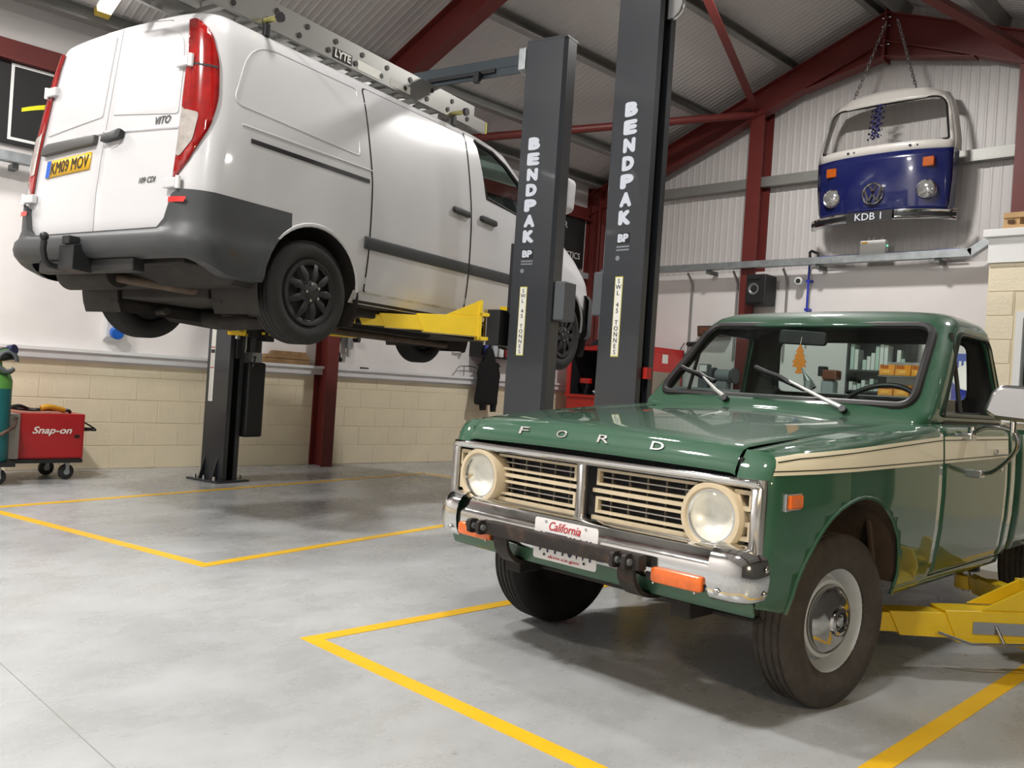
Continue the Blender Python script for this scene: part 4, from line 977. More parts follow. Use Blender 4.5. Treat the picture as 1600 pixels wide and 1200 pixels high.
for s in (-1, 1):
    wf_ = OB('window_frame', loop_tube(SWP, swf(s, .002), .011, 8), mat('drip_rail_dark', rgb(52, 60, 50), .3, .5), doors[s])
    OB('quarter_light_post', tube(B(), [swf(s, 0)(4.235, 1.45), swf(s, 0)(4.20, 1.08)], .010, 6), BLKR, doors[s])
    OB('quarter_light_glass', sheet([(3.97, 1.08), (4.20, 1.08), (4.235, 1.36)], .2, swf(s, -.006)), TGLASS, doors[s], smooth=0)
    if s == -1: OB('door_glass', sheet([(4.20, 1.08), (4.78, 1.08), (4.74, 1.45), (4.34, 1.45), (4.235, 1.36)], .2, swf(s, -.006)), TGLASS, doors[s], smooth=0)
    OB('window_channel', bx(min(s*.66, s*.72), max(s*.66, s*.72), 4.0, 4.78, 1.035, 1.075), BLKR, doors[s], smooth=0)
    OB('drip_rail', tube(B(), [(s*.715, 3.93, 1.10), (s*.68, 4.10, 1.28), (s*.648, 4.28, 1.455), (s*.632, 4.36, 1.492), (s*.630, 4.6, 1.497), (s*.632, 4.76, 1.485)], .009, 6), GREEN, cab)
# interior
OB('dashboard', prism(B(), rpoly([(3.86, .8), (4.08, .8), (4.13, .95), (4.10, 1.075), (3.9, 1.09)], .03), 'x', -.68, .68), PINT, pk, smooth=30)
OB('bench_seat', prism(B(), rpoly([(4.25, .62), (4.7, .60), (4.80, 1.08), (4.74, 1.10), (4.62, .74), (4.25, .76)], .04), 'x', -.64, .64), PINT, pk, smooth=30)
OB('cab_floor', bx(-.70, .70, 3.8, 4.86, .42, .46), PINT, pk, smooth=0)
OB('headliner', bx(-.52, .52, 4.36, 4.74, 1.50, 1.515), PINT, pk, smooth=0)
sw = lathe(B(), [(.195+.013*cos(2*pi*k/8), .013*sin(2*pi*k/8)) for k in range(8)], (.36, 4.17, 1.06), (0, -.72, .7), 36, close=True)
swo = OB('steering_wheel', sw, BLACKP, pk)
OB('wheel_spoke', tube(B(), [(.17, 4.17, 1.06), (.36, 4.13, 1.02), (.55, 4.17, 1.06)], .012, 6), BLACKP, swo)
OB('steering_column', cyl(B(), (.36, 4.13, 1.02), (.36, 3.98, .88), .03, 12), BLACKP, swo)
rv = OB('rear_view_mirror', prism(B(), rpoly([(-.17, 1.385), (.085, 1.375), (.09, 1.445), (-.165, 1.46)], .02), 'y', 4.17, 4.195), BLACKP, pk, bevel=.006)
OB('mirror_stem', cyl(B(), (-.04, 4.19, 1.45), (-.04, 4.27, 1.505), .008, 8), BLACKP, rv)
OB('sun_visor', bx(.10, .52, 4.24, 4.34, 1.475, 1.487), PINT, pk, smooth=0)
OB('sun_visor', bx(-.52, -.12, 4.24, 4.34, 1.475, 1.487), PINT, pk, smooth=0)
# grille
def bow(x): return .012*(x/.7)**2
GY = 2.487
def slab(poly, y0, y1, holes=()):
    bm = sheet(poly, (.1, 0), lambda x, z: (x, y0+bow(x), z), holes); 
    return bm
def hole(a, b): return rpoly([(a, .616), (b, .616), (b, .810), (a, .810)], .012, 3)
gp = rpoly([(-.716, .605), (.716, .605), (.716, .812), (.70, .838), (-.70, .838), (-.716, .812)], .008, 3)
gr = OB('grille_surround', slab(gp, GY, 0, [hole(-.684, -.014), hole(.014, .684)]), mat('brushed_bright_trim', rgb(200, 198, 196), .28, .9, var=.1, vscale=30), pk, solid=-.03, smooth=30)
OB('top_trim', grid_loft_obj := sheet([(-.715, .814), (.715, .814), (.70, .838), (-.70, .838)], (.1, 0), lambda x, z: (x, GY-.014+bow(x)-.006*(1-((z-.826)/.012)**2), z)), CHROME, gr, smooth=60, solid=-.02)
OB('radiator_mesh', sheet([(-.705, .62), (.705, .62), (.705, .82), (-.705, .82)], (.1, 0), lambda x, z: (x, GY+.055+bow(x), z)), SEAM, gr, smooth=60)
def hbar(x0, x1, z, h, y, m, nm='grille_slat', d=.016):
    xs = [x0+(x1-x0)*k/4 for k in range(5)]; bm = B(); rows = []
    for x in xs: yy = y+bow(x); rows.append([(x, yy, z-h/2), (x, yy, z+h/2), (x, yy+d, z+h/2), (x, yy+d, z-h/2)])
    R = grid_loft(bm, rows, closed=True); bm.faces.new(R[0]); bm.faces.new(R[-1]); return OB(nm, bm, m, gr, smooth=0)
THIN = mat('grille_thin_bar', rgb(170, 165, 158), .35, .6)
for s in (-1, 1):
    a, b = (.032, .47)
    def H(z, h, y, m, x0=a, x1=b, nm='grille_slat'): hbar(min(s*x0, s*x1), max(s*x0, s*x1), z, h, y, m, nm)
    for z, h in ((.796, .010), (.745, .010), (.720, .014), (.694, .010), (.645, .010), (.622, .014)): H(z, h, GY+.008, GCREAM, x0=a+(.0 if abs(z-.72) < .01 or z < .63 else .016))
    for z in (.770, .669): H(z, .004, GY+.018, THIN, x0=a+.02)
    for z0, z1 in ((.740, .801), (.640, .699)):
        OB('slat_end', bx(min(s*(a+.016), s*(a+.028)), max(s*(a+.016), s*(a+.028)), GY+.008, GY+.03, z0, z1), GCREAM, gr, smooth=0)
    for k in range(5):
        x = s*(.10+.078*k); OB('grille_upright', bx(x-.003, x+.003, GY+.032+bow(x), GY+.042+bow(x), .63, .81), mat('grille_upright_grey', rgb(120, 112, 100), .5), gr, smooth=0)
    # outer small frames
    for z0, z1 in ((.735, .80), (.64, .70)):
        fr = rpoly([(s*.635, z0), (s*.678, z0), (s*.678, z1), (s*.615, z1)], .004, 2); ho = [(s*.648, z0+.014), (s*.669, z0+.014), (s*.669, z1-.014), (s*.636, z1-.014)]
        OB('grille_end_frame', sheet(fr, 0, lambda x, z: (x, GY+.006+bow(x), z), [ho]), GCREAM, gr, smooth=0, solid=-.02)
    H(.7175, .022, GY+.006, GCREAM, .63, .684, 'grille_end_bar')
    bm = B(); grid_loft(bm, [[(s*.686, GY-.004, z), (s*.705, GY-.006, z), (s*.715, GY-.002, z), (s*.719, GY+.006, z), (s*.720, GY+.02, z)] for z in (.60, .65, .75, .82, .838)]); OB('surround_end', bm, mat('brushed_bright_trim', rgb(200, 198, 196)), gr, smooth=60)
    # head lamp
    c = (s*.545, GY-.012, .702)
    hl = OB('headlamp_bezel', lathe(B(), [(.088, .03), (.088, -.006), (.094, -.014), (.108, -.014), (.113, -.004), (.116, .02), (.118, .06)], c, (0, 1, 0), 44), GCREAM, pk, label='cream ring round the headlamp')
    OB('retaining_ring', lathe(B(), [(.080, .0), (.083, -.006), (.089, -.006), (.090, .008)], c, (0, 1, 0), 40), CHROME, hl)
    OB('reflector', lathe(B(), [(0, .065), (.03, .06), (.055, .046), (.072, .028), (.083, .006)], c, (0, 1, 0), 40), mat('lamp_reflector', rgb(248, 246, 240), .3, .2, var=.08, vscale=30), hl)
    OB('lens', lathe(B(), [(0, -.016), (.03, -.0145), (.055, -.010), (.072, -.004), (.082, .004)], c, (0, 1, 0), 40), glassmat('lamp_lens', (.97, .97, .95), .9, .05), hl)
# bumper
path = []
for k in range(10): path.append((0.59*k/9, 2.402+.010*(k/9)**2, (0, -1)))
endp = [(.59, 2.412, (0, -1)), (.625, 2.413, (.05, -1)), (.66, 2.416, (.12, -1)), (.69, 2.427, (.4, -.9)), (.713, 2.447, (.78, -.62)), (.724, 2.475, (.98, -.2)), (.727, 2.51, (1, 0))]
BSEC = [(-.075, .618), (-.058, .618), (-.03, .597), (-.007, .570), (.001, .561), (.004, .548), (.004, .50), (-.003, .482), (-.02, .470), (-.045, .468)]
CSEC = [(-.07, .630), (-.045, .630), (-.015, .616), (.005, .592), (.014, .562), (.016, .53), (.012, .493), (.003, .468), (-.012, .455), (-.035, .45)]
def sweep(pth, sec): return [[(x+n[0]*o, y+n[1]*o, z) for o, z in sec] for x, y, n in pth]
mid = [(-x, y, (-n[0], n[1])) for x, y, n in path[:0:-1]]+path
bm = B(); grid_loft(bm, sweep(mid, BSEC)); bu = OB('front_bumper', bm, CHROME, pk, smooth=50, label='chrome front bumper')
for s in (-1, 1):
    bm = B(); grid_loft(bm, sweep([(s*x, y, (s*n[0], n[1])) for x, y, n in endp], CSEC)); ec = OB('bumper_end', bm, CHROME, bu, smooth=60)
    for x, y, z in ((.625, 2.398, .485), (.742, 2.492, .565), (.740, 2.492, .49)):
        OB('bumper_bolt', lathe(B(), [(0, .006), (.008, .004), (.011, 0)], (s*x, y, z), (0, -1, 0) if x < .7 else (s, 0, 0), 12), STEEL, ec)
    fl = rpoly([(s*.355, .470), (s*.58, .470), (s*.58, .528), (s*.355, .528)], .014, 4)
    OB('lamp_slot', sheet(fl, (.1, 0), lambda x, z: (x, 2.399+.010*(x/.58)**2, z)), SEAM, bu, smooth=0)
    il = OB('indicator', sheet(rpoly([(s*.382, .468), (s*.574, .468), (s*.574, .518), (s*.382, .518)], .014, 4), (.1, 0), lambda x, z: (x, 2.384+.010*(x/.58)**2, z)), ORANGE, bu, solid=.02, bevel=.005)
    for x in (.398, .556):
        OB('screw', cyl(B(), (s*x, 2.392, .468), (s*x, 2.384, .468), .004, 8), STEEL, il)
OB('valance', sheet(rpoly([(-.705, .405), (.705, .405), (.705, .47), (-.705, .47)], .01), (.1, .02), lambda x, z: (x, 2.455+.02*(x/.74)**2+.4*(.475-z), z)), GFADE, pk, smooth=60, solid=.006)
# push bar with clevis plates and curved brackets
DST = mat('black_worn_steel', rgb(48, 44, 42), .55, .4, col2=rgb(84, 66, 54), vscale=14, thr=(.52, .72))
pb = OB('push_bar', prism(B(), rpoly([(2.345, .502), (2.389, .502), (2.389, .552), (2.345, .552)], .006, 2), 'x', -.37, .365), DST, pk, smooth=30)
for x in (-.425, -.375, .275, .325):
    OB('clevis_plate', prism(B(), rpoly([(2.312, .50), (2.362, .50), (2.362, .555), (2.312, .555)], .018, 3), 'x', x-.008, x+.008), DST, pb, smooth=30)
    OB('clevis_pin', cyl(B(), (x-.016, 2.333, .528), (x+.016, 2.333, .528), .012, 10), GALV, pb)
OB('cross_pin', cyl(B(), (-.47, 2.357, .528), (-.37, 2.357, .528), .018, 12), DST, pb)
for x in (-.31, .29):
    pts = spline([(x, 2.375, .51), (x, 2.385, .45), (x, 2.44, .40), (x, 2.56, .385), (x, 2.8, .40)], 5); bm = B(); rows = []
    for p in pts: rows.append([(p.x-.035, p.y, p.z), (p.x+.035, p.y, p.z), (p.x+.035, p.y+.012, p.z+.012), (p.x-.035, p.y+.012, p.z+.012)])
    R = grid_loft(bm, rows, closed=True); bm.faces.new(R[0]); bm.faces.new(R[-1]); OB('bracket', bm, DST, pb, smooth=50)
# licence plate
LPW = mat('licence_white', rgb(236, 234, 232), .4)
lp = OB('licence_plate', prism(B(), rpoly([(-.147, .452), (.153, .452), (.153, .602), (-.147, .602)], .012, 4), 'y', 2.3915, 2.394), LPW, pk, smooth=30, label='white licence plate behind the push bar')
text('California', mat('plate_script_red', rgb(196, 40, 48), .5), lp, (-.0, 2.3915, .579), (1, 0, 0), (0, 0, 1), w=.15, h=.032, bold=-.005, shear=.35)
NAVY = mat('plate_navy', rgb(28, 30, 72), .5)
text('9TTT0W1', NAVY, lp, (.003, 2.3915, .517), (1, 0, 0), (0, 0, 1), w=.25, h=.072, bold=.012)
text('dmv.ca.gov', mat('plate_script_red', rgb(196, 40, 48)), lp, (.003, 2.3915, .465), (1, 0, 0), (0, 0, 1), w=.15, h=.014)
for x, z in ((-.092, .592), (.098, .592), (-.092, .471), (.098, .471)): OB('plate_screw', cyl(B(), (x, 2.3915, z), (x, 2.389, z), .005, 10), STEEL if z > .5 else BLACKP, lp)
# wipers
for (bx_, bz, ex, ez, b0, b1) in ((.385, 1.075, .02, 1.205, (-.15, 1.248), (.16, 1.150)), (-.21, 1.09, -.43, 1.20, (-.60, 1.235), (-.33, 1.165))):
    f_ = wsf(.035)
    def wp(x, z, o=.03): p = wsf(o)(x, max(1.0, z)); return p
    wa = OB('wiper_arm', tube(B(), [wp(bx_, bz, .03), wp(bx_+(ex-bx_)*.3, bz+(ez-bz)*.3, .05), wp(ex, ez, .04)], .007, 8, rs=[.011, .009, .004]), mat('wiper_bright', rgb(206, 206, 204), .35, .5), pk)
    OB('wiper_pivot', cyl(B(), wp(bx_, bz-.012, .0), wp(bx_, bz, .045), .016, 12), BLACKP, wa)
    OB('wiper_blade', tube(B(), [wp(*b0, .022), wp((b0[0]+b1[0])/2, (b0[1]+b1[1])/2, .026), wp(*b1, .022)], .012, 6), BLACKP, wa)
    OB('blade_carrier', tube(B(), [wp(b0[0]*.8+b1[0]*.2, b0[1]*.8+b1[1]*.2, .03), wp(ex, ez, .045), wp(b0[0]*.2+b1[0]*.8, b0[1]*.2+b1[1]*.8, .03)], .011, 6), BLACKP, wa)
# door mirror (driver side)
mr_ = OB('door_mirror', prism(B(), rpoly([(.885, 1.10), (.93, 1.072), (1.10, 1.062), (1.14, 1.09), (1.13, 1.19), (1.09, 1.212), (.95, 1.214), (.915, 1.19)], .015, 3), 'y', 3.95, 4.03), STEEL, doors[1], smooth=30, bevel=.02, label='bright metal door mirror')
OB('mirror_face', bx(.93, 1.10, 4.03, 4.036, 1.09, 1.195), CHROME, mr_, smooth=0)
OB('mirror_arm', tube(B(), spline([(.80, 4.12, 1.005), (.88, 4.06, 1.035), (.98, 4.02, 1.03), (1.0, 4.04, .985), (.97, 4.10, .93), (.87, 4.22, .845), (.80, 4.25, .825)], 6), .010, 10), STEEL, mr_)
OB('mirror_post', cyl(B(), (.99, 4.0, 1.02), (.99, 4.0, 1.07), .012, 10), STEEL, mr_)
OB('arm_bracket', bx(.768, .815, 4.07, 4.14, .972, 1.004), STEEL, mr_, smooth=0, bevel=.006)
OB('arm_bracket', bx(.768, .815, 4.225, 4.285, .805, .84), STEEL, mr_, smooth=0, bevel=.004)
OB('pivot_knob', cyl(B(), (.80, 4.12, .995), (.80, 4.12, 1.03), .018, 14), STEEL, mr_)
# bed
for s in (-1, 1):
    bedp = [(4.90, .42), (5.30, .42)]+[(5.73+.40*cos(radians(180-180*k/16)), .42+.34*sin(radians(180*k/16))) for k in range(17)]+[(6.85, .45), (6.85, 1.0), (4.90, 1.0)]
    bs = OB('bed_side', sheet(bedp, (.2, .1), lambda y, z: (s*(lerp_tab(XB, z)), y, z)), GREEN, pk, smooth=60, solid=.03)
OB('bed_front', bx(-.74, .74, 4.90, 4.93, .5, .98), GREEN, pk, smooth=0)
OB('tailgate', bx(-.75, .75, 6.82, 6.85, .48, 1.0), GREEN, pk, smooth=0)
OB('bed_floor', bx(-.74, .74, 4.92, 6.83, .50, .54), DARKST, pk, smooth=0)
# chassis
for s in (-1, 1): OB('chassis_rail', bx(s*.40-.04, s*.40+.04, 2.55, 6.7, .33, .43), DARKST, pk, smooth=0, bevel=.005)
OB('front_crossmember', bx(-.45, .45, 2.95, 3.15, .28, .38), DARKST, pk, smooth=0, bevel=.01)
OB('stabiliser_bar', tube(B(), spline([(-.62, 2.95, .30), (-.5, 2.72, .34), (0, 2.68, .35), (.5, 2.72, .34), (.62, 2.95, .30)], 6), .012, 8), DARKST, pk)
OB('gearbox', prism(B(), rpoly([(3.2, .30), (4.3, .32), (4.3, .44), (3.2, .5)], .04), 'x', -.16, .16), DARKST, pk, smooth=30)
OB('rear_axle', cyl(B(), (-.6, 5.73, .31), (.6, 5.73, .31), .05, 14), DARKST, pk)
# wheels
CAPM = mat('hubcap_chrome', rgb(196, 194, 190), .12, 1.)
def truck_wheel(s, cy, steer=0.):
    c = (s*.645, cy, .315); ax = Vector((s, 0, 0)); Rm = Matrix.Rotation(radians(steer), 3, 'Z'); ax = Rm @ ax; R_ = .312
    o = Vector(c)
    w_ = OB('wheel', lathe(B(), [(.06, .010), (.10, .012), (.128, .03), (.140, .028), (.150, -.01), (.165, -.02), (.180, .04), (.188, .058), (.194, .062), (.196, .052), (.19, -.05), (.194, -.06), (.19, -.065), (.15, -.04), (.06, -.03)], c, ax, 48, mis=[0]*9+[1]*5), [RIMW, DARKST], pk, label='pale grey painted steel wheel')
    OB('tyre', tyre_bm(c, ax, R_, .17, .186, 64), TREAD if s > 0 else RUBBER, w_)
    hc = OB('hubcap', lathe(B(), [(.122, .03), (.120, .048), (.105, .058), (.085, .066), (.062, .068), (.052, .074), (.048, .084), (.036, .088), (.034, .082), (.022, .08), (.018, .086), (0, .088)], c, ax, 48), CAPM, w_, smooth=30)
    OB('cap_ring', lathe(B(), [(.028, .084), (.031, .0875), (.034, .084)], c, ax, 24), BLACKP, hc)
    OB('brake_drum', lathe(B(), [(0, -.05), (.13, -.05), (.13, .0), (0, 0)], c, ax, 28), DARKST, w_)
    if cy < 4: OB('wheel_upright', cyl(B(), o-ax*.02, o-ax*.2, .05, 12), DARKST, w_)
truck_wheel(1, 3.09, -8); truck_wheel(-1, 3.09, -8); truck_wheel(1, 5.73); truck_wheel(-1, 5.73)
# ------------------------------------------------------------------ hanging bus front
BUSB = mat('bus_blue_paint', rgb(22, 30, 84), .18, coat=.9, var=.08, vscale=2)
BUSW = mat('bus_white_paint', rgb(206, 202, 196), .35, coat=.4, var=.05, vscale=5)
BXC, BYC = -4.25, 10.0
bus = thing('bus_front', 'blue and white front panel of an old camper bus hung on the gable wall', 'vehicle panel', (BXC, BYC, 3.2))
CEN[bus.name] = (BXC, BYC+1.5, 4.0)
def bmap(off=0., nx=1.0):
    def fm(x, z):
        x = x*.985; z = z if z > 3.9 else 3.9+(z-3.9)*1.12; a = abs(x)/.8; y = BYC-.03+.17*a**2.6+(.13*max(0, z-4.05)/.7 if z > 4.05 else .05*((4.05-z)/.65)**2)
        return (BXC+x, y-off, z)
    return fm
out_up = [(-.795, 4.0), (-.79, 4.12), (-.765, 4.25), (-.725, 4.45), (-.685, 4.58), (-.62, 4.665), (-.48, 4.72), (-.25, 4.755), (0, 4.765)]
out_up = out_up+[(-x, z) for x, z in out_up[-2::-1]]
WSB = rpoly([(-.735, 4.105), (.735, 4.105), (.655, 4.61), (-.655, 4.61)], [.03, .03, .13, .13], 6)
up = OB('upper_panel', sheet(out_up, .08, bmap(), [WSB]), BUSW, bus, smooth=50, solid=.015)
OB('windscreen_rubber', loop_tube(WSB, bmap(.004), .011, 6), BLKR, up)
OB('windscreen', sheet(WSB, .15, bmap(-.012)), glassmat('bus_glass', (.93, .93, .92), .6), up, smooth=60)
bm = B(); grid_loft(bm, [[bmap()(*p) for p in out_up], [(lambda q: (q[0]-.0+(-.02 if p[0] < -.6 else .02 if p[0] > .6 else 0), q[1]+.16, q[2]+.03*(p[1] > 4.6)))(bmap()(*p)) for p in out_up]]); OB('roof_return', bm, BUSW, up, smooth=50, solid=.01)
low = [(-.795, 4.0), (-.79, 3.7), (-.765, 3.45), (-.73, 3.36), (.73, 3.36), (.765, 3.45), (.79, 3.7), (.795, 4.0)]
lw = OB('lower_panel', sheet(low, .08, bmap(.006)), BUSB, bus, smooth=50, solid=.02)
sd = [(-.795, 4.0), (-.79, 3.7), (-.765, 3.45), (-.73, 3.36)]
for s in (1, -1):
    bm = B(); grid_loft(bm, [[bmap()(s*p[0], p[1]) for p in sd], [(lambda q: (q[0], q[1]+.16, q[2]))(bmap()(s*p[0], p[1])) for p in sd]]); OB('side_return', bm, BUSB, lw, smooth=50)
    hx_, hz_ = s*.55, 3.59; c = Vector(bmap(.0)(hx_, hz_))
    hr = OB('headlamp', lathe(B(), [(.088, .01), (.09, -.03), (.103, -.035), (.112, -.02), (.114, .03)], c, (0, 1, 0), 30), CHROME, bus)
    OB('headlamp_lens', lathe(B(), [(0, -.058), (.035, -.055), (.065, -.046), (.09, -.028)], c, (0, 1, 0), 30), mat('bus_lamp_lens', rgb(186, 186, 184), .12, .7, var=.35, vscale=50), hr)
    ic = bmap()(s*.565, 3.865); OB('indicator', prism(B(), rpoly([(ic[0]-.06, 3.80), (ic[0]+.06, 3.80), (ic[0]+.06, 3.905), (ic[0]-.06, 3.905)], .012), 'y', ic[1]-.035, ic[1]+.02), mat('bus_orange_lens', rgb(176, 84, 22), .2, coat=.6, var=.2, vscale=30), bus, bevel=.006)
    for q in (.0, .075):
        wc = Vector(bmap(.0)(s*.36+q, 4.052)); OB('wiper_hole', cyl(B(), wc+Vector((0, -.004, 0)), wc, .016 if q == 0 else .010, 12), SEAM, up)
em = Vector(bmap(.0)(-.03, 3.585))
eo = OB('round_emblem', lathe(B(), [(.108, 0), (.108, -.025), (.118, -.03), (.128, -.025), (.13, 0)], em, (0, 1, 0), 36), CHROME, bus, label='round chrome emblem with two stacked letters')
def stroke(a, b, w=.020): OB('emblem_bar', obox(B(), em+Vector((a[0], -.015, a[1])), em+Vector((b[0], -.015, b[1])), (1, 0, 0), (0, 1, 0), w*1.15, .02), CHROME, eo, smooth=0)
for s in (-1, 1):
    stroke((s*.05, .104), (0, .018)); stroke((s*.098, .058), (s*.045, -.095)); stroke((s*.045, -.095), (0, .0))
OB('fresh_air_vent', bx(em.x-.02, em.x+.02, em.y-.012, em.y, 3.76, 3.84), BUSB, bus, bevel=.006, smooth=0)
rows = []
for k in range(21):
    x = -.84+1.68*k/20; a = abs(x)/.84; y = BYC-.13+.30*a**2.8; z = 3.265+.0*a
    rows.append([(BXC+x, y+.05, z+.062), (BXC+x, y, z+.06), (BXC+x, y-.022, z+.045), (BXC+x, y-.008, z+.022), (BXC+x, y-.008, z-.022), (BXC+x, y-.022, z-.045), (BXC+x, y, z-.06), (BXC+x, y+.05, z-.062)])
bm = B(); grid_loft(bm, rows); bb = OB('bumper', bm, CHROME, bus, smooth=50, solid=.004)
bm = B(); grid_loft(bm, [[(p[3][0], p[3][1]-.006, p[3][2]), (p[4][0], p[4][1]-.006, p[4][2])] for p in rows]); OB('bumper_strip', bm, BLACKP, bb, smooth=60)
kp = OB('number_plate', bx(BXC-.25, BXC+.27, BYC-.175, BYC-.165, 3.195, 3.31), PK, bus, smooth=0)
text('KDB 1', LTXT, kp, (BXC+.0, BYC-.175, 3.252), (1, 0, 0), (0, 0, 1), w=.30, h=.078, bold=.0)
# chains and garland
def chain(label, p, q):
    p, q = Vector(p), Vector(q); d = q-p; L = d.length; d.normalize(); u, v = frame_of(d); bm = B(); n = int(L/.042)
    for k in range(n):
        c = p+d*(L*(k+.5)/n); s_ = (u+v).normalized() if k % 2 else (u-v).normalized(); pts = []
        for j in range(8):
            a = 2*pi*j/8; pts.append(c+d*cos(a)*.031+s_*sin(a)*.015)
        tube(bm, pts+[pts[0]], .0055, 5, cap=False)
    t = thing('hanging_chain', label, 'chain', tuple(q)); OB('chain_links', bm, STEEL, t, kind='stuff')
chain('steel chain holding the bus front on the side nearer the lift posts', (-4.33, 10.17, 5.60), (-4.63, 10.12, 4.74))
chain('steel chain holding the bus front on the side nearer the office', (-4.20, 10.17, 5.60), (-3.92, 10.12, 4.74))
bm = B(); GB = mat('garland_blue', rgb(44, 44, 96), .7)
for k in range(120):
    z = 4.60-.42*k/120; a = k*2.4; c = Vector((-4.31+.03*sin(k*.3)+.045*cos(a), 9.98+.11*(z-4.15)/.45+.03*sin(a), z)); n = Vector((cos(a), .5*sin(a), .5)).normalized(); u, v = frame_of(n)
    vs = [bm.verts.new(c+u*.022*cos(b)+v*.014*sin(b)+n*.006*(b > 3)) for b in (0, 1.26, 2.5, 3.77, 5.03)]; bm.faces.new(vs)
t = thing('garland', 'dark blue flower garland hanging in the bus windscreen', 'garland', (-4.31, 9.98, 4.2)); OB('petals', bm, GB, t, kind='stuff', smooth=0, fix=False)

# ------------------------------------------------------------------ gable wall fittings
def tray(label, pts, bracket_pts, n):
    t = thing('cable_tray', label, 'cable tray', pts[0])
    for a, b in zip(pts, pts[1:]):
        a, b = Vector(a), Vector(b); d = (b-a).normalized(); sd_ = Vector((-d.y, d.x, 0)).normalized() if abs(d.z) < .9 else Vector((0, 1, 0)); up = sd_.cross(d)
        up = up if up.z > 0 else -up
        bm = B(); obox(bm, a, b, sd_, up, .10, .006); obox(bm, a+sd_*.05+up*.04, b+sd_*.05+up*.04, sd_, up, .004, .085); obox(bm, a-sd_*.05+up*.04, b-sd_*.05+up*.04, sd_, up, .004, .085)
        OB('tray_length', bm, GALV, t, smooth=0)
    for p in bracket_pts:
        p = Vector(p); OB('tray_bracket', box(B(), p.x-.025-n[0]*.0, p.x+.025+n[0]*.18, p.y-.025, p.y+.025+n[1]*.18, p.z-.055, p.z-.006), mat('bracket_dark_steel', rgb(110, 114, 112), .5, .5), t, smooth=0)
tray('galvanised cable tray running along the gable wall under the bus front', [(-8.4, 10.22, 2.80), (-3.24, 10.22, 2.80), (-2.98, 10.22, 2.98), (-2.75, 10.22, 3.0)], [(-6.55, 10.22, 2.80), (-5.0, 10.22, 2.80), (-3.6, 10.22, 2.80)], (0, 1))
tray('galvanised cable tray running along the side wall under the black signs', [(-8.62, 1.0, 2.74), (-8.62, 10.1, 2.74)], [(-8.62, 2.32, 2.74), (-8.62, 9.6, 2.74)], (-1, 0))
CND = mat('conduit_grey', rgb(150, 148, 146), .4, .4)
for nm, x in (('grey conduit dropping from the tray, nearest the lift posts', -6.93), ('grey conduit dropping from the tray, left of the red column', -6.22), ('grey conduit dropping from the tray, between speaker and camera', -5.50)):
    tag(OB('conduit', tube(B(), [(x, 10.30, 2.78), (x, 10.38, 2.70), (x, 10.43, 2.62), (x, 10.43, 1.62)], .016, 8), CND), nm, 'conduit', 'conduits below the cable tray')
BLUEP = mat('blue_air_pipe', rgb(44, 60, 176), .35)
t = thing('air_pipe', 'blue compressed air pipe dropping behind the pickup roof', 'pipe', (-5.18, 10.3, 1.4))
OB('pipe_drop', cyl(B(), (-5.18, 10.36, 1.9), (-5.18, 10.36, 2.93), .014, 10), BLUEP, t)
OB('pipe_run', cyl(B(), (-5.02, 10.29, 2.90), (-3.4, 10.29, 2.90), .010, 8), BLUEP, t)
OB('elbow_fitting', tube(B(), [(-5.18, 10.36, 2.91), (-5.18, 10.35, 2.98), (-5.15, 10.33, 2.99), (-5.05, 10.31, 2.95), (-5.04, 10.30, 2.89)], .018, 8), BLACKP, t)
for z in (2.62, 2.26): OB('pipe_clip', bx(-5.205, -5.155, 10.34, 10.445, z-.015, z+.015), BLUEP, t, smooth=0)
t = thing('speaker', 'black loudspeaker box mounted beside the red gable column', 'speaker', (-5.72, 10.2, 2.3))
OB('cabinet', bx(-5.88, -5.60, 10.06, 10.34, 2.30, 2.69), mat('speaker_black', rgb(26, 26, 28), .5), t, smooth=0, bevel=.015)
OB('woofer_cone', lathe(B(), [(.025, .03), (.07, 0), (.075, -.012), (.062, -.014), (.03, .012), (0, .006)], (-5.765, 10.06, 2.50), (0, 1, 0), 26), mat('cone_grey', rgb(120, 120, 120), .4, .3), t)
OB('front_grip', bx(-5.86, -5.68, 10.045, 10.06, 2.62, 2.66), BLACKP, t, smooth=0, bevel=.004); OB('front_grip', bx(-5.86, -5.66, 10.045, 10.06, 2.325, 2.35), BLACKP, t, smooth=0, bevel=.004)
OB('wall_mount', bx(-5.72, -5.66, 10.34, 10.46, 2.42, 2.54), BLACKP, t, smooth=0)
t = thing('security_camera', 'small white security camera below the cable tray', 'camera', (-5.30, 10.4, 2.6))
OB('body', lathe(B(), [(0, -.06), (.045, -.055), (.05, -.02), (.05, .06), (.03, .08), (0, .08)], (-5.29, 10.33, 2.62), (-.25, 1, .1), 22), WHITEP, t)
OB('lens', lathe(B(), [(0, -.066), (.03, -.064), (.03, -.05), (0, -.05)], (-5.29, 10.33, 2.62), (-.25, 1, .1), 18), BLACKP, t)
OB('base', cyl(B(), (-5.29, 10.40, 2.62), (-5.29, 10.46, 2.62), .045, 18), WHITEP, t)
t = thing('alarm_box', 'white control box above the cable tray under the bus bumper', 'control box', (-4.37, 10.3, 2.83))
OB('casing', bx(-4.51, -4.21, 10.26, 10.36, 2.88, 3.06), WHITEP, t, smooth=0, bevel=.008)
OB('bracket', bx(-4.45, -4.27, 10.36, 10.50, 2.90, 3.03), WHITEP, t, smooth=0)
OB('warning_label', bx(-4.49, -4.42, 10.2585, 10.26, 3.022, 3.045), mat('label_yellow', rgb(226, 170, 40), .5), t, smooth=0)
OB('status_light', lathe(B(), [(0, -.008), (.008, -.004), (.01, .002)], (-4.195, 10.29, 2.99), (0, 1, 0), 10), mat('led_green', (.1, .9, .5), .3, emit=(.2, 1, .6), estr=3), t)
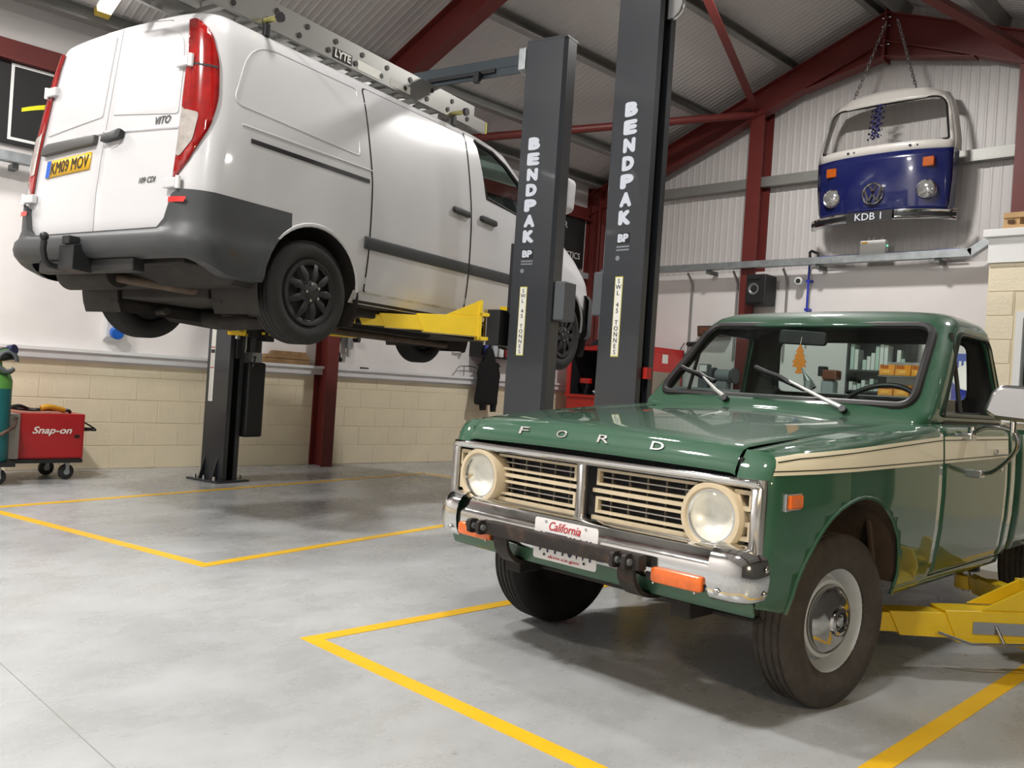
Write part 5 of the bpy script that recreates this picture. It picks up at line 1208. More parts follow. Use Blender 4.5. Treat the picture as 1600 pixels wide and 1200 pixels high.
for dx in (0, .05, .13): OB('antenna', cyl(B(), (-4.44+dx*1.2, 10.31, 3.06), (-4.44+dx*1.2+.01, 10.33, 3.11), .005, 6), WHITEP, t)
t = thing('power_socket', 'twin metal socket outlet with round black plugs on the gable wall', 'socket', (-6.84, 10.4, 1.7))
OB('back_box', bx(-6.90, -6.76, 10.37, 10.45, 1.70, 1.84), GALV, t, smooth=0, bevel=.006)
for x in (-6.87, -6.79): OB('plug', lathe(B(), [(0, -.05), (.03, -.05), (.034, 0)], (x, 10.37, 1.80), (0, 1, 0), 16), BLACKP, t)
OB('cable', tube(B(), spline([(-6.79, 10.34, 1.78), (-6.85, 10.32, 1.66), (-6.95, 10.33, 1.6), (-7.02, 10.36, 1.7), (-6.98, 10.4, 1.82)], 6), .007, 6), BLACKP, t)
t = thing('wall_heater', 'brown infrared wall heater next to the twin socket', 'heater', (-6.55, 10.35, 1.9))
OB('reflector', prism(B(), rpoly([(10.28, 1.90), (10.42, 1.92), (10.42, 2.06), (10.26, 2.05)], .02), 'x', -6.70, -6.25), mat('heater_bronze', rgb(92, 78, 66), .35, .5), t, smooth=30)
for z in (1.955, 1.985, 2.015): OB('element_bar', bx(-6.66, -6.29, 10.262, 10.275, z-.006, z+.006), mat('element_copper', rgb(150, 84, 56), .4, .4), t, smooth=0)
OB('mounting_arm', bx(-6.5, -6.45, 10.40, 10.46, 1.96, 2.02), GALV, t, smooth=0)

# workbench and the things on it seen through the cab
WOODL = mat('pale_wood', rgb(186, 150, 104), .6, var=.15, vscale=5)
t = thing('workbench', 'long grey workbench against the gable wall behind the pickup cab', 'workbench', (-5, 10.1, 0))
OB('worktop', bx(-6.90, -2.75, 9.75, 10.40, 1.16, 1.20), mat('bench_grey', rgb(128, 134, 136), .5), t, smooth=0, bevel=.004)
for x in (-6.86, -5.5, -4.1, -2.8):
    for y in (9.8, 10.36): OB('leg', bx(x-.025, x+.025, y-.025, y+.025, 0, 1.16), GALV, t, smooth=0)
t = thing('bench_grinder', 'bench grinder on the workbench seen through the passenger side window', 'grinder', (-6.15, 10.1, 1.2))
OB('pedestal', bx(-6.21, -6.06, 10.03, 10.17, 1.20, 1.30), mat('grinder_grey', rgb(120, 126, 128), .5), t, smooth=0, bevel=.01)
OB('motor', cyl(B(), (-6.24, 10.1, 1.38), (-6.03, 10.1, 1.38), .08, 22), mat('grinder_grey', rgb(120, 126, 128)), t, bevel=.006)
for x in (-6.29, -5.98):
    OB('wheel_guard', cyl(B(), (x-.02, 10.1, 1.38), (x+.02, 10.1, 1.38), .10, 22), mat('guard_dark', rgb(70, 74, 76), .5), t)
t = thing('meter_box', 'grey square meter on the workbench beside the grinder', 'meter', (-6.42, 10.1, 1.2))
OB('case', bx(-6.50, -6.36, 10.05, 10.15, 1.20, 1.52), mat('meter_grey', rgb(90, 96, 98), .5), t, smooth=0, bevel=.008); OB('display', bx(-6.485, -6.375, 10.045, 10.05, 1.42, 1.505), WHITEP, t, smooth=0)
t = thing('bench_vice', 'brown and black vice on the workbench seen through the rear window', 'vice', (-4.66, 10.05, 1.2))
OB('base', bx(-4.76, -4.60, 9.98, 10.14, 1.20, 1.38), mat('vice_grey', rgb(150, 160, 160), .5), t, smooth=0, bevel=.03)
OB('jaw', bx(-4.74, -4.56, 9.96, 10.12, 1.38, 1.50), mat('vice_brown', rgb(110, 62, 40), .6), t, smooth=0, bevel=.02)
OB('jaw_plate', bx(-4.80, -4.72, 9.98, 10.10, 1.42, 1.54), BLACKP, t, smooth=0, bevel=.01)
t = thing('funnel', 'grey cone funnel leaning beside the vice on the workbench', 'funnel', (-4.9, 10.05, 1.2))
OB('cone', lathe(B(), [(.006, 0), (.012, .10), (.05, .22), (.06, .33), (.055, .33), (.045, .22), (.004, .08)], (-5.06, 10.05, 1.55), (.5, 0, -.86), 18), mat('funnel_grey', rgb(130, 136, 134), .4, .4), t)
OB('cup', cyl(B(), (-4.87, 9.9, 1.20), (-4.87, 9.9, 1.36), .05, 18), GALV, t)
SHB = mat('shelf_dark', rgb(50, 54, 54), .6)
sh = thing('shelf_rack', 'dark shelf rack with small parts boxes seen through the rear window', 'shelf', (-4.2, 10.2, 1.2))
OB('back_panel', bx(-4.52, -3.82, 10.38, 10.42, 1.2, 2.05), SHB, sh, smooth=0)
for x in (-4.52, -3.84): OB('side_panel', bx(x, x+.02, 10.12, 10.38, 1.2, 2.05), SHB, sh, smooth=0)
for z in (1.26, 1.50, 2.03): OB('shelf_board', bx(-4.50, -3.84, 10.12, 10.38, z, z+.02), SHB, sh, smooth=0)
OB('yellow_header', bx(-4.48, -3.98, 10.11, 10.12, 1.84, 1.91), mat('header_yellow', rgb(206, 204, 40), .5), sh, smooth=0)
OB('poster_header', bx(-4.48, -3.98, 10.11, 10.12, 1.915, 2.0), mat('header_violet', rgb(96, 90, 130), .5, var=.3, vscale=20), sh, smooth=0)
PBOX = mat('carton_white', rgb(206, 210, 206), .6); PBX2 = mat('carton_mint', rgb(176, 196, 186), .6)
g = 'small cartons on the dark shelf rack'; k = 0
for row, (zb, hs) in enumerate(((1.52, [.30, .24, .0, .12, .16, .20, .28, .30, .29, .10, .08, .24, .14]), (1.28, [.10, .06, .08, .12, .07, .14, .06, .05, .04, .07, .09, .10, .06]))):
    for i, h in enumerate(hs):
        if h == 0: continue
        x = -4.485+i*.049
        o = tag(OB('carton', bx(x, x+.042, 10.15, 10.30, zb, zb+h), PBOX if (i+row) % 3 else PBX2, smooth=0), 'small pale carton standing on the ' + ('upper' if row == 0 else 'lower') + ' board of the dark shelf rack', 'carton', g + (', upper board' if row == 0 else ', lower board'))
BINO = mat('bin_orange', rgb(226, 150, 36), .45)
for r, z in enumerate((1.46, 1.235)):
    for i in range(3):
        x = -4.02+i*.175; nm = ['nearest the shelf rack', 'in the middle of its row', 'farthest from the shelf rack'][i]
        t = thing('parts_bin', 'orange plastic parts bin, %s row, %s' % (('upper', 'lower')[r], nm), 'storage bin', (x, 9.95, z), group='orange parts bins on the workbench')
        bm = B(); box(bm, x, x+.165, 9.85, 10.10, z, z+.008); box(bm, x, x+.006, 9.87, 10.10, z+.008, z+.12); box(bm, x+.159, x+.165, 9.87, 10.10, z+.008, z+.12); box(bm, x+.006, x+.159, 10.094, 10.10, z+.008, z+.13); box(bm, x+.006, x+.159, 9.85, 9.856, z+.008, z+.07)
        OB('bin_body', bm, BINO, t, smooth=0); OB('card_holder', bx(x+.04, x+.125, 9.845, 9.85, z+.02, z+.055), mat('bin_card', rgb(236, 176, 70), .5), t, smooth=0)
t = thing('bin_rack', 'steel louvre rack carrying the orange parts bins', 'rack', (-3.8, 10.1, 1.2)); OB('louvre_panel', bx(-4.03, -3.48, 10.105, 10.12, 1.2, 1.62), GALV, t, smooth=0); OB('rack_shelf', bx(-4.03, -3.48, 9.86, 10.105, 1.445, 1.455), GALV, t, smooth=0); OB('rack_shelf', bx(-4.03, -3.48, 9.86, 10.105, 1.222, 1.232), GALV, t, smooth=0)
for i, (x, z0, h, m, lb) in enumerate(((-3.27, 1.20, .26, BLUEP, 'dark blue box under the striped box on the workbench'), (-3.27, 1.46, .26, mat('box_blue_white', rgb(70, 90, 170), .5), 'blue and white striped box on top of the dark blue box'))):
    t = thing('storage_box', lb, 'box', (x, 10.0, z0)); OB('body', bx(x, x+.24, 9.92, 10.12, z0, z0+h), m, t, smooth=0, bevel=.004)
    if i:
        for q in range(5): OB('white_stripe', bx(x+.015+q*.047, x+.04+q*.047, 9.918, 9.92, z0+.02, z0+.18), WHITEP, t, smooth=0)
t = thing('oval_tray', 'white oval plastic tray propped on the workbench behind the pickup door', 'tray', (-3.12, 9.8, 1.3))
OB('tray_dish', lathe(B(), [(0, .01), (.13, .01), (.17, .03), (.165, .035), (.12, .018), (0, .018)], (-3.05, 9.80, 1.45), (.2, -.9, .6), 28), WHITEP, t); OB('tray_stand', bx(-3.02, -2.86, 9.80, 9.90, 1.20, 1.40), mat('stand_brown', rgb(90, 74, 60), .6), t, smooth=0)

# red tool cabinet between the lift posts
TRED = mat('tool_red', rgb(196, 36, 30), .35, coat=.4, var=.05, vscale=4); TBLK = mat('tool_black', rgb(24, 24, 26), .6)
t = thing('tool_cabinet', 'red roll cabinet with open black top chest between the lift posts', 'tool cabinet', (-7.8, 9.9, 0)); x0, x1, y0, y1 = -8.45, -6.95, 9.62, 10.36
OB('lower_body', bx(x0, x1, y0+.02, y1, .10, .96), TRED, t, smooth=0, bevel=.006)
for r in range(5):
    for c in range(2):
        a = x0+.04+c*.72; OB('drawer', bx(a, a+.69, y0, y0+.02, .14+r*.16, .285+r*.16), TRED, t, smooth=0, bevel=.003)
OB('name_bar', bx(x0+.08, x0+.30, y0-.003, y0+.001, .972, .99), mat('brass_dull', rgb(130, 110, 60), .4, .5), t, smooth=0)
OB('work_surface', bx(x0-.01, x1+.01, y0-.01, y1, .96, 1.0), TRED, t, smooth=0, bevel=.004)
OB('hutch_back', bx(x0, x1, y1-.02, y1, 1.0, 1.70), TBLK, t, smooth=0)
for a, b in ((x0, x0+.07), (x1-.09, x1)): OB('hutch_side', bx(a, b, y0, y1-.02, 1.0, 1.64), TRED, t, smooth=0)
OB('hutch_lining', bx(x0+.07, x0+.08, y0+.02, y1-.02, 1.0, 1.64), TBLK, t, smooth=0); OB('hutch_mat', bx(x0+.08, x1-.09, y0+.01, y1-.02, 1.0, 1.01), TBLK, t, smooth=0)
OB('hutch_top', bx(x0, x1, y0, y1, 1.64, 1.71), TRED, t, smooth=0, bevel=.006)
OB('label_sheet', bx(x1, x1+.002, 9.85, 9.98, 1.50, 1.62), DECW, t, smooth=0)
OB('side_panel', bx(x1, x1+.003, 9.66, 10.30, 1.05, 1.38), mat('pegboard_beige', rgb(150, 144, 128), .7), t, smooth=0)
for k in range(2): OB('castor', cyl(B(), (x0+.15+k*1.2, y0+.12, .05), (x0+.2+k*1.2, y0+.12, .05), .05, 16), BLACKP, t)
t = thing('impact_gun', 'red and black impact gun lying in the open tool chest', 'power tool', (-8.2, 9.75, 1.0)); OB('body', bx(-8.30, -8.12, 9.74, 9.82, 1.16, 1.24), TRED, t, smooth=0, bevel=.015); OB('grip', obox(B(), (-8.16, 9.78, 1.16), (-8.2, 9.78, 1.0), (1, 0, 0), (0, 1, 0), .05, .05), BLACKP, t, smooth=0)
t = thing('glove', 'black work glove with white cuff lying in the open tool chest', 'glove', (-7.95, 9.75, 1.0)); OB('palm', prism(B(), rpoly([(-8.05, 1.0), (-7.83, 1.0), (-7.80, 1.10), (-7.88, 1.2), (-7.98, 1.12)], .02), 'y', 9.72, 9.84), TBLK, t, bevel=.02); OB('cuff', prism(B(), [(-8.02, 1.06), (-7.95, 1.02), (-7.86, 1.05), (-7.95, 1.08)], 'y', 9.70, 9.72), WHITEP, t, smooth=0)
tag(OB('cap', lathe(B(), [(0, .10), (.08, .085), (.13, .04), (.15, .012), (.26, 0), (.15, .004), (0, .004)], (-8.05, 9.85, 1.711), (0, 0, 1), 22), TBLK), 'black cap lying on top of the red tool cabinet', 'cap')

# ------------------------------------------------------------------ side wall things
SGN = mat('sign_black', rgb(26, 26, 26), .5); SGW = mat('sign_white', rgb(226, 226, 224), .5)
t = thing('sign_board', 'black sign board with white outline and yellow stroke left of the van', 'sign', (XL+.05, 3.0, 2.93))
OB('panel', bx(XL+.02, XL+.05, .2, 5.5, 2.92, 3.66), SGN, t, smooth=0)
for q in ((2.26, 2.285, 2.955, 3.63), (2.285, 3.3, 3.605, 3.63), (2.285, 3.3, 2.955, 2.98)): OB('white_outline', bx(XL+.05, XL+.053, *q), SGW, t, smooth=0)
rows = []
for k in range(9): a = k/8; rows.append([(XL+.053, 2.36+.5*a, 3.22+.22*a-.10*a*a), (XL+.053, 2.36+.5*a, 3.255+.24*a-.10*a*a)])
bm = B(); grid_loft(bm, rows); OB('yellow_stroke', bm, mat('sign_yellow', rgb(230, 226, 30), .5), t, smooth=0, solid=.002)
t = thing('sign_board', 'black sign board with white lettering high on the wall near the corner column', 'sign', (XL+.05, 8.8, 2.93))
OB('panel', bx(XL+.02, XL+.05, 6.2, 10.14, 2.90, 3.64), SGN, t, smooth=0)
text('REPAIR', SGW, t, (XL+.05, 9.74-.42, 3.46), (0, 1, 0), (0, 0, 1), h=.095, align='L', w=.42)
text('DIAGNOSTICS', SGW, t, (XL+.05, 10.06-.80, 3.03), (0, 1, 0), (0, 0, 1), h=.095, align='L', w=.80)
t = thing('wall_socket', 'white industrial socket with blue round cover on the white wall', 'socket', (XL, 3.25, 1.2))
OB('housing', prism(B(), [(XL, 1.24), (XL+.09, 1.28), (XL+.09, 1.46), (XL, 1.48)], 'y', 3.20, 3.36), mat('socket_grey', rgb(206, 206, 208), .4), t, smooth=0, bevel=.006)
OB('cover_cap', cyl(B(), (XL+.06, 3.29, 1.33), (XL+.15, 3.29, 1.32), .06, 24), mat('socket_blue', rgb(26, 92, 186), .4), t, bevel=.006)
# timber on the ledge
TIMB = mat('rough_timber', rgb(150, 118, 80), .7, var=.3, vscale=14, bump=.2); g = 'timber offcuts on the wall ledge'
for lb, q in (('long rough timber offcut at the bottom front of the ledge stack', (XL+.05, XL+.10, 4.86, 5.45, 1.146, 1.195)), ('long rough timber offcut lying behind on the ledge stack', (XL+.0, XL+.046, 4.90, 5.47, 1.146, 1.20)), ('second layer rough timber offcut on the ledge stack', (XL+.02, XL+.09, 4.90, 5.46, 1.201, 1.24)), ('short timber offcut on top of the ledge stack', (XL+.01, XL+.08, 5.0, 5.42, 1.241, 1.285))):
    tag(OB('timber_offcut', bx(*q), TIMB, smooth=0, bevel=.003), lb, 'timber', g)
t = thing('black_case', 'black flat case standing on the ledge right of the red column', 'case', (XL+.05, 5.85, 1.146)); OB('case_body', bx(XL+.02, XL+.06, 5.76, 5.835, 1.146, 1.36), BLACKP, t, smooth=0, bevel=.004); OB('case_rim', bx(XL+.06, XL+.064, 5.765, 5.83, 1.15, 1.18), SEAM, t, smooth=0)
t = thing('air_regulator', 'metal air regulator with black hose and gauge on the white wall', 'regulator', (XL, 6.0, 1.3))
OB('filter_body', cyl(B(), (XL+.06, 5.98, 1.38), (XL+.06, 5.98, 1.58), .035, 18), GALV, t, bevel=.004)
OB('bowl', lathe(B(), [(0, 0), (.022, .01), (.028, .08), (.03, .1), (0, .1)], (XL+.06, 6.0, 1.27), (0, 0, 1), 16), mat('bowl_clear', rgb(200, 200, 200), .2, .2), t)
OB('gauge', cyl(B(), (XL+.06, 6.06, 1.50), (XL+.12, 6.10, 1.50), .045, 20), BLACKP, t)
OB('hose', tube(B(), spline([(XL+.06, 5.95, 1.55), (XL+.07, 5.88, 1.50), (XL+.07, 5.85, 1.38), (XL+.07, 5.88, 1.26)], 6), .009, 8), BLACKP, t)
OB('coupling', lathe(B(), [(0, -.03), (.025, -.02), (.03, .01), (.015, .03), (0, .03)], (XL+.07, 5.88, 1.235), (0, 0, 1), 14), BLACKP, t)
tag(OB('marker_pen', cyl(B(), (XL+.06, 6.18, 1.158), (XL+.06, 6.30, 1.158), .011, 10, .008), BLACKP), 'black marker pen lying on the white ledge', 'pen')
t = thing('gun_holder', 'white wall holder with a dark hand tool hanging in it', 'tool holder', (XL, 7.75, 1.4)); OB('holder_plate', bx(XL, XL+.05, 7.66, 7.84, 1.45, 1.70), WHITEP, t, smooth=0, bevel=.005); OB('hand_tool', tube(B(), [(XL+.07, 7.72, 1.68), (XL+.08, 7.76, 1.56), (XL+.08, 7.80, 1.46)], .03, 10, rs=[.035, .03, .022]), mat('tool_brown', rgb(66, 52, 42), .6), t); OB('hand_tool_grip', tube(B(), [(XL+.07, 7.78, 1.68), (XL+.08, 7.77, 1.58)], .02, 8), mat('tool_brown', rgb(66, 52, 42)), t)
t = thing('wire_rack', 'bent chrome wire rack on the ledge beside the black jacket', 'rack', (XL+.05, 7.8, 1.146)); OB('wire', tube(B(), spline([(XL+.07, 7.66, 1.15), (XL+.07, 7.73, 1.25), (XL+.07, 7.82, 1.28), (XL+.07, 8.05, 1.27), (XL+.07, 8.10, 1.15)], 6), .007, 8), STEEL, t); OB('cross_wire', tube(B(), [(XL+.07, 7.84, 1.15), (XL+.07, 7.84, 1.275)], .006, 8), STEEL, t)
t = thing('wall_shelf', 'black wall shelf carrying cans and bottles above the jacket', 'shelf', (XL, 8.3, 1.42)); OB('board', bx(XL, XL+.22, 7.98, 8.75, 1.42, 1.44), BLACKP, t, smooth=0); OB('back_board', bx(XL, XL+.015, 7.98, 8.75, 1.44, 1.85), SGN, t, smooth=0); OB('end_panel', bx(XL, XL+.22, 7.98, 8.0, 1.44, 1.85), SGN, t, smooth=0)
def bottle(lb, y, r, h, m, mc, cap=.04):
    t = thing('bottle', lb, 'bottle', (XL+.13, y, 1.441), group='cans and bottles on the black wall shelf'); OB('body', lathe(B(), [(0, 0), (r, 0), (r, h*.7), (r*.4, h*.86), (r*.4, h*.9), (0, h*.9)], (XL+.13, y, 1.441), (0, 0, 1), 18), m, t); OB('cap', cyl(B(), (XL+.13, y, 1.441+h*.9), (XL+.13, y, 1.441+h), r*.5, 14), mc, t)
bottle('blue and white spray can on the black wall shelf', 8.17, .034, .24, mat('can_blue', rgb(70, 80, 170), .4), WHITEP)
bottle('clear spray bottle with yellow head on the black wall shelf', 8.33, .045, .26, mat('bottle_clear', rgb(190, 196, 200), .3), mat('cap_yellow', rgb(200, 160, 50), .5))
bottle('white plastic bottle on the black wall shelf', 8.45, .04, .28, WHITEP, BLACKP)
bottle('red topped bottle at the end of the black wall shelf', 8.56, .035, .2, mat('bottle_red', rgb(150, 40, 44), .4), BLACKP)
# jacket on a hook
JK = mat('black_fabric', rgb(20, 20, 21), .95, bump=.25, bscale=30)
t = thing('jacket', 'black hooded jacket hanging from a hook on the wall', 'jacket', (XL+.2, 8.17, .7)); jx = XL+.20
def body_loft(rows_, seg=16):
    bm = B(); R = []
    for (y, z, w_, d_) in rows_: R.append([(jx+d_*cos(2*pi*k/seg)+.006*sin(5*y+3*k), y+w_*sin(2*pi*k/seg), z+.008*sin(3*k)) for k in range(seg)])
    Q = grid_loft(bm, R, closed=True); bm.faces.new(Q[0]); bm.faces.new(Q[-1]); return bm
OB('hood_and_body', body_loft([(8.17, 1.56, .02, .02), (8.17, 1.52, .06, .04), (8.17, 1.44, .09, .06), (8.17, 1.36, .12, .07), (8.17, 1.27, .15, .07), (8.165, 1.15, .17, .07), (8.165, 1.0, .19, .07), (8.16, .88, .205, .07), (8.16, .80, .21, .065), (8.16, .785, .20, .05)]), JK, t, smooth=60)
OB('sleeve', body_loft([(8.06, 1.30, .05, .05), (8.03, 1.2, .055, .05), (8.07, 1.0, .06, .05), (8.10, .80, .055, .045), (8.11, .71, .05, .035)], 12), JK, t, smooth=60); OB('sleeve', body_loft([(8.29, 1.30, .05, .05), (8.32, 1.2, .055, .05), (8.31, 1.0, .055, .05), (8.30, .80, .05, .045), (8.30, .69, .045, .035)], 12), JK, t, smooth=60)
OB('collar_flap', body_loft([(8.04, 1.34, .02, .02), (8.03, 1.30, .05, .04), (8.08, 1.27, .06, .04)], 10), JK, t, smooth=60); OB('collar_flap', body_loft([(8.31, 1.36, .02, .02), (8.33, 1.31, .05, .04), (8.27, 1.28, .06, .04)], 10), JK, t, smooth=60)
tag(OB('coat_hook', tube(B(), [(XL, 8.17, 1.57), (XL+.12, 8.17, 1.55), (XL+.2, 8.17, 1.55), (XL+.23, 8.17, 1.58)], .008, 8), STEEL), 'steel coat hook holding the black jacket', 'hook')
t = thing('inspection_lamp', 'red inspection lamp with black cage on the ledge behind the jacket', 'lamp', (XL+.05, 8.45, 1.146)); OB('lamp_body', lathe(B(), [(0, 0), (.05, 0), (.06, .05), (.04, .1), (0, .1)], (XL+.05, 8.46, 1.146), (0, 0, 1), 16), mat('lamp_red', rgb(130, 24, 28), .4), t); OB('cage_bow', tube(B(), spline([(XL+.05, 8.38, 1.30), (XL+.05, 8.45, 1.27), (XL+.05, 8.52, 1.2), (XL+.05, 8.53, 1.15)], 5), .012, 8), BLACKP, t)

# ------------------------------------------------------------------ welder, cart, gas cylinder
WRED = mat('welder_red', rgb(168, 28, 34), .4, coat=.3, var=.05, vscale=4); WX = -8.02
t = thing('welding_machine', 'red welding machine with white lettering standing on a black cart', 'welder', (-8.25, 2.55, .17))
OB('cabinet', bx(-8.52, WX, 2.31, 2.825, .19, .575), WRED, t, smooth=0, bevel=.006)
OB('front_panel', bx(-8.5, WX+.01, 2.235, 2.31, .19, .565), mat('welder_panel', rgb(166, 160, 152), .5), t, smooth=0, bevel=.004)
OB('side_cover', bx(WX, WX+.004, 2.325, 2.81, .205, .56), WRED, t, smooth=0, bevel=.002)
text('Snap-on', DECW, t, (WX+.004, 2.565, .425), (0, 1, 0), (0, 0, 1), w=.31, h=.075, bold=.02, shear=.3)
OB('switch', bx(WX, WX+.01, 2.745, 2.785, .37, .395), BLACKP, t, smooth=0)
OB('mains_plug', tube(B(), [(-8.2, 2.825, .43), (-8.2, 2.96, .43)], .018, 8, rs=[.022, .014]), BLACKP, t)
OB('mains_cable', tube(B(), spline([(-8.2, 2.825, .52), (-8.2, 2.92, .47), (-8.2, 2.985, .425), (-8.2, 2.95, .42)], 6), .008, 6), BLACKP, t)
t = thing('welder_cart', 'black wheeled cart under the red welding machine', 'cart', (-8.25, 2.5, 0))
OB('deck_extension', bx(-8.3, -7.77, 1.9, 2.225, .155, .188), BLACKP, t, smooth=0)
OB('deck', bx(-8.55, WX+.02, 2.05, 2.82, .155, .188), BLACKP, t, smooth=0, bevel=.004)
for x, y in ((-8.1, 2.72), (-8.42, 2.66), (-7.85, 2.12)):
    ca = OB('castor', lathe(B(), [(0, -.018), (.058, -.018), (.066, -.012), (.066, .012), (.058, .018), (0, .018)], (x, y, .067), (1, .2, 0), 26), mat('castor_dark', rgb(40, 40, 42), .5), t)
    OB('castor_fork', bx(x-.03, x+.03, y-.012, y+.02, .07, .155), GALV, ca, smooth=0, bevel=.004); OB('castor_hub', cyl(B(), (x-.024, y, .067), (x+.024, y, .067), .025, 14), GALV, ca)
t = thing('gas_cylinder', 'teal gas cylinder with green shoulder standing on the cart edge', 'gas cylinder', (-7.905, 2.085, .19))
OB('body', lathe(B(), [(0, 0), (.11, 0), (.115, .02), (.115, .60), (0, .60)], (-7.905, 2.085, .19), (0, 0, 1), 36), mat('cylinder_teal', rgb(20, 100, 104), .4, var=.1, vscale=6), t)
OB('shoulder', lathe(B(), [(.116, .59), (.116, .65), (.10, .70), (.06, .75), (.035, .77), (.035, .80), (0, .80)], (-7.905, 2.085, .19), (0, 0, 1), 36), mat('cylinder_green', rgb(90, 150, 70), .4), t)
OB('valve', cyl(B(), (-7.905, 2.085, .98), (-7.905, 2.085, 1.06), .03, 14), mat('valve_brass', rgb(150, 120, 60), .3, .8), t)
OB('regulator', cyl(B(), (-7.905, 2.10, 1.04), (-7.82, 2.17, 1.06), .045, 18), BLACKP, t)
OB('gauge', cyl(B(), (-7.82, 2.14, 1.09), (-7.78, 2.17, 1.10), .04, 18), mat('gauge_navy', rgb(36, 40, 80), .4), t)
OB('strap', tube(B(), [(-7.80, 2.02, .38), (-7.785, 2.12, .42), (-7.86, 2.22, .47), (-7.99, 2.27, .53)], .016, 8), mat('strap_brown', rgb(96, 76, 62), .6), t)
t = thing('hose_bundle', 'coiled grey and green hoses draped over the gas cylinder valve', 'hoses', (-7.8, 2.1, 1.0))
for k, m in enumerate((BLACKP, mat('hose_green', rgb(70, 110, 70), .5), mat('hose_grey', rgb(90, 92, 100), .5))):
    OB('hose', tube(B(), [(-7.80+.02*k, 2.115+(.085-.01*k)*cos(a), 1.0+(.10-.012*k)*sin(a)) for a in [2*pi*j/18 for j in range(17)]], .012, 8), m, t)
t = thing('welding_torch', 'black cables and yellow torch handle lying on the red welding machine', 'welding torch', (-8.2, 2.5, .58))
OB('cable', tube(B(), spline([(-8.15, 2.22, .60), (-8.12, 2.32, .63), (-8.15, 2.42, .60), (-8.1, 2.52, .605), (-8.2, 2.6, .60), (-8.1, 2.7, .60), (-8.15, 2.74, .585)], 6), .014, 8), BLACKP, t)
OB('cable', tube(B(), spline([(-8.2, 2.2, .62), (-8.2, 2.34, .60), (-8.1, 2.46, .60), (-8.2, 2.56, .625), (-8.12, 2.66, .61), (-8.2, 2.72, .59)], 6), .012, 8), BLACKP, t)
OB('handle', tube(B(), spline([(-8.08, 2.48, .615), (-8.08, 2.54, .63), (-8.1, 2.62, .615), (-8.12, 2.68, .60)], 4), .024, 10), mat('torch_yellow', rgb(206, 150, 40), .5), t)

# office roof things
t = thing('wooden_crate', 'small wooden crate on top of the white office roof edge', 'crate', (-2.5, 9.2, 2.83))
for z in (2.832, 2.95):
    OB('slat', bx(-2.62, -2.2, 9.05, 9.06, z, z+.05), WOODL, t, smooth=0, bevel=.002)
OB('end_block', bx(-2.62, -2.48, 9.06, 9.35, 2.832, 3.0), WOODL, t, smooth=0, bevel=.003); OB('end_block', bx(-2.25, -2.2, 9.06, 9.35, 2.832, 3.0), WOODL, t, smooth=0, bevel=.003); OB('handle_slot', bx(-2.58, -2.52, 9.048, 9.052, 2.895, 2.93), mat('slot_dark', rgb(80, 56, 32), .8), t, smooth=0)
t = thing('round_casing', 'cream rounded casing with dark holes behind the wooden crate', 'casing', (-2.35, 9.3, 2.83)); OB('stand', cyl(B(), (-2.36, 9.55, 2.83), (-2.36, 9.55, 3.2), .05, 14), WOODL, t); cs = OB('shell', lathe(B(), [(0, -.10), (.08, -.09), (.13, -.04), (.14, .02), (.11, .08), (0, .09)], (-2.36, 9.5, 3.30), (0, 1, .1), 26), mat('casing_cream', rgb(206, 190, 140), .6), t)
for dx, dz in ((-.05, .03), (.04, .04), (-.03, -.05), (.05, -.04)): OB('hole', cyl(B(), (-2.36+dx, 9.40, 3.30+dz), (-2.36+dx, 9.43, 3.30+dz), .022, 12), SEAM, cs)

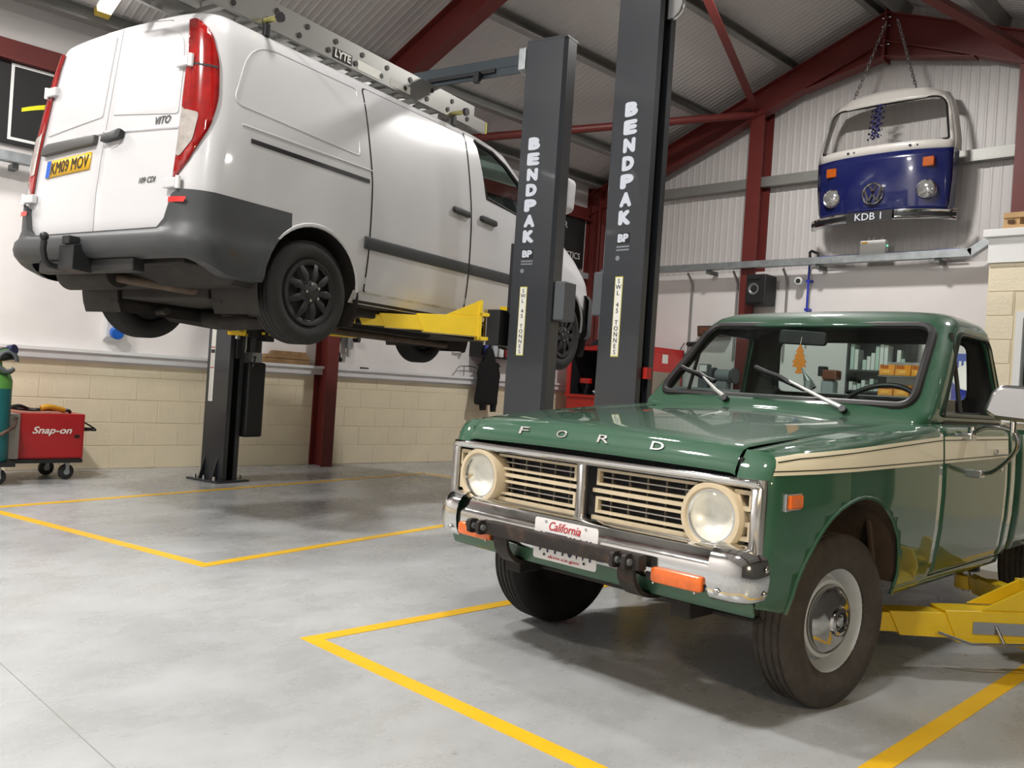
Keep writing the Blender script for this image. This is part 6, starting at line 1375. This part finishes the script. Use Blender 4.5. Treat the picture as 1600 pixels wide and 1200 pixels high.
# air freshener hanging from the pickup's mirror
prof_ = [(0, 1.385), (.012, 1.36), (.022, 1.345), (.014, 1.342), (.030, 1.318), (.020, 1.316), (.040, 1.290), (.028, 1.288), (.038, 1.265), (.022, 1.268), (.012, 1.262), (.012, 1.25), (.022, 1.236), (0, 1.232)]
pr = prof_+[(-x, z) for x, z in prof_[-2:0:-1]]
t = thing('air_freshener', 'orange tree shaped air freshener hanging from the cab mirror', 'air freshener', (-2.10, 4.16, 1.23)); OB('card', prism(B(), [(-2.10+x, z) for x, z in pr], 'y', 4.158, 4.161), mat('freshener_orange', rgb(216, 130, 36), .6), t, smooth=0); OB('string', cyl(B(), (-2.10, 4.16, 1.384), (-2.10, 4.17, 1.42), .0015, 6), WHITEP, t)

# strip lamp under the roof on the left
t = thing('strip_lamp', 'slim strip lamp with yellow end under the roof above the van tail', 'lamp', (-8.3, 2.9, 4.3))
ld_ = Vector((cos(ang), 0, sin(ang))); o = Vector((-8.50, 2.90, 4.22))
OB('tube_cover', obox(B(), o+ld_*.07, o+ld_*1.2, (0, 1, 0), (-sin(ang), 0, cos(ang)), .12, .06), lampmat(6), t, smooth=0)
OB('end_cap', obox(B(), o, o+ld_*.07, (0, 1, 0), (-sin(ang), 0, cos(ang)), .125, .065), mat('lamp_end_yellow', rgb(226, 196, 90), .5), t, smooth=0)
OB('hanger', cyl(B(), o+ld_*.6, o+ld_*.6+Vector((0, 0, .09)), .01, 6), STEEL, t)

# warm work lamp on a tripod beside the camera, right of the frame
t = thing('work_lamp', 'warm halogen work lamp on a tripod right in front of the pickup', 'lamp', (.55, 1.55, 0))
OB('pole', cyl(B(), (.55, 1.55, .5), (.55, 1.55, 1.25), .018, 10), LAMPB, t)
for a in (.3, 2.4, 4.5): OB('tripod_leg', cyl(B(), (.55, 1.55, .62), (.55+.4*cos(a), 1.55+.4*sin(a), 0.01), .014, 8), LAMPB, t)
dl = Vector((-1.55-.55, 2.6-1.55, .65-1.3)).normalized()
OB('lamp_head', obox(B(), Vector((.55, 1.55, 1.30))-dl*.08, Vector((.55, 1.55, 1.30)), dl.cross(Vector((0, 0, 1))), dl.cross(Vector((0, 0, 1))).cross(dl), .24, .18), LAMPB, t, smooth=0, bevel=.01)
ld = bpy.data.lights.new('work_light', 'AREA'); ld.shape = 'RECTANGLE'; ld.size = .20; ld.size_y = .14; ld.energy = 34; ld.color = (1, .80, .52)
lo = bpy.data.objects.new('work_light', ld); COL.objects.link(lo); lo.parent = t; lo.location = Vector((0, 0, 1.30))+dl*.006
lo.rotation_euler = dl.to_track_quat('-Z', 'Y').to_euler()
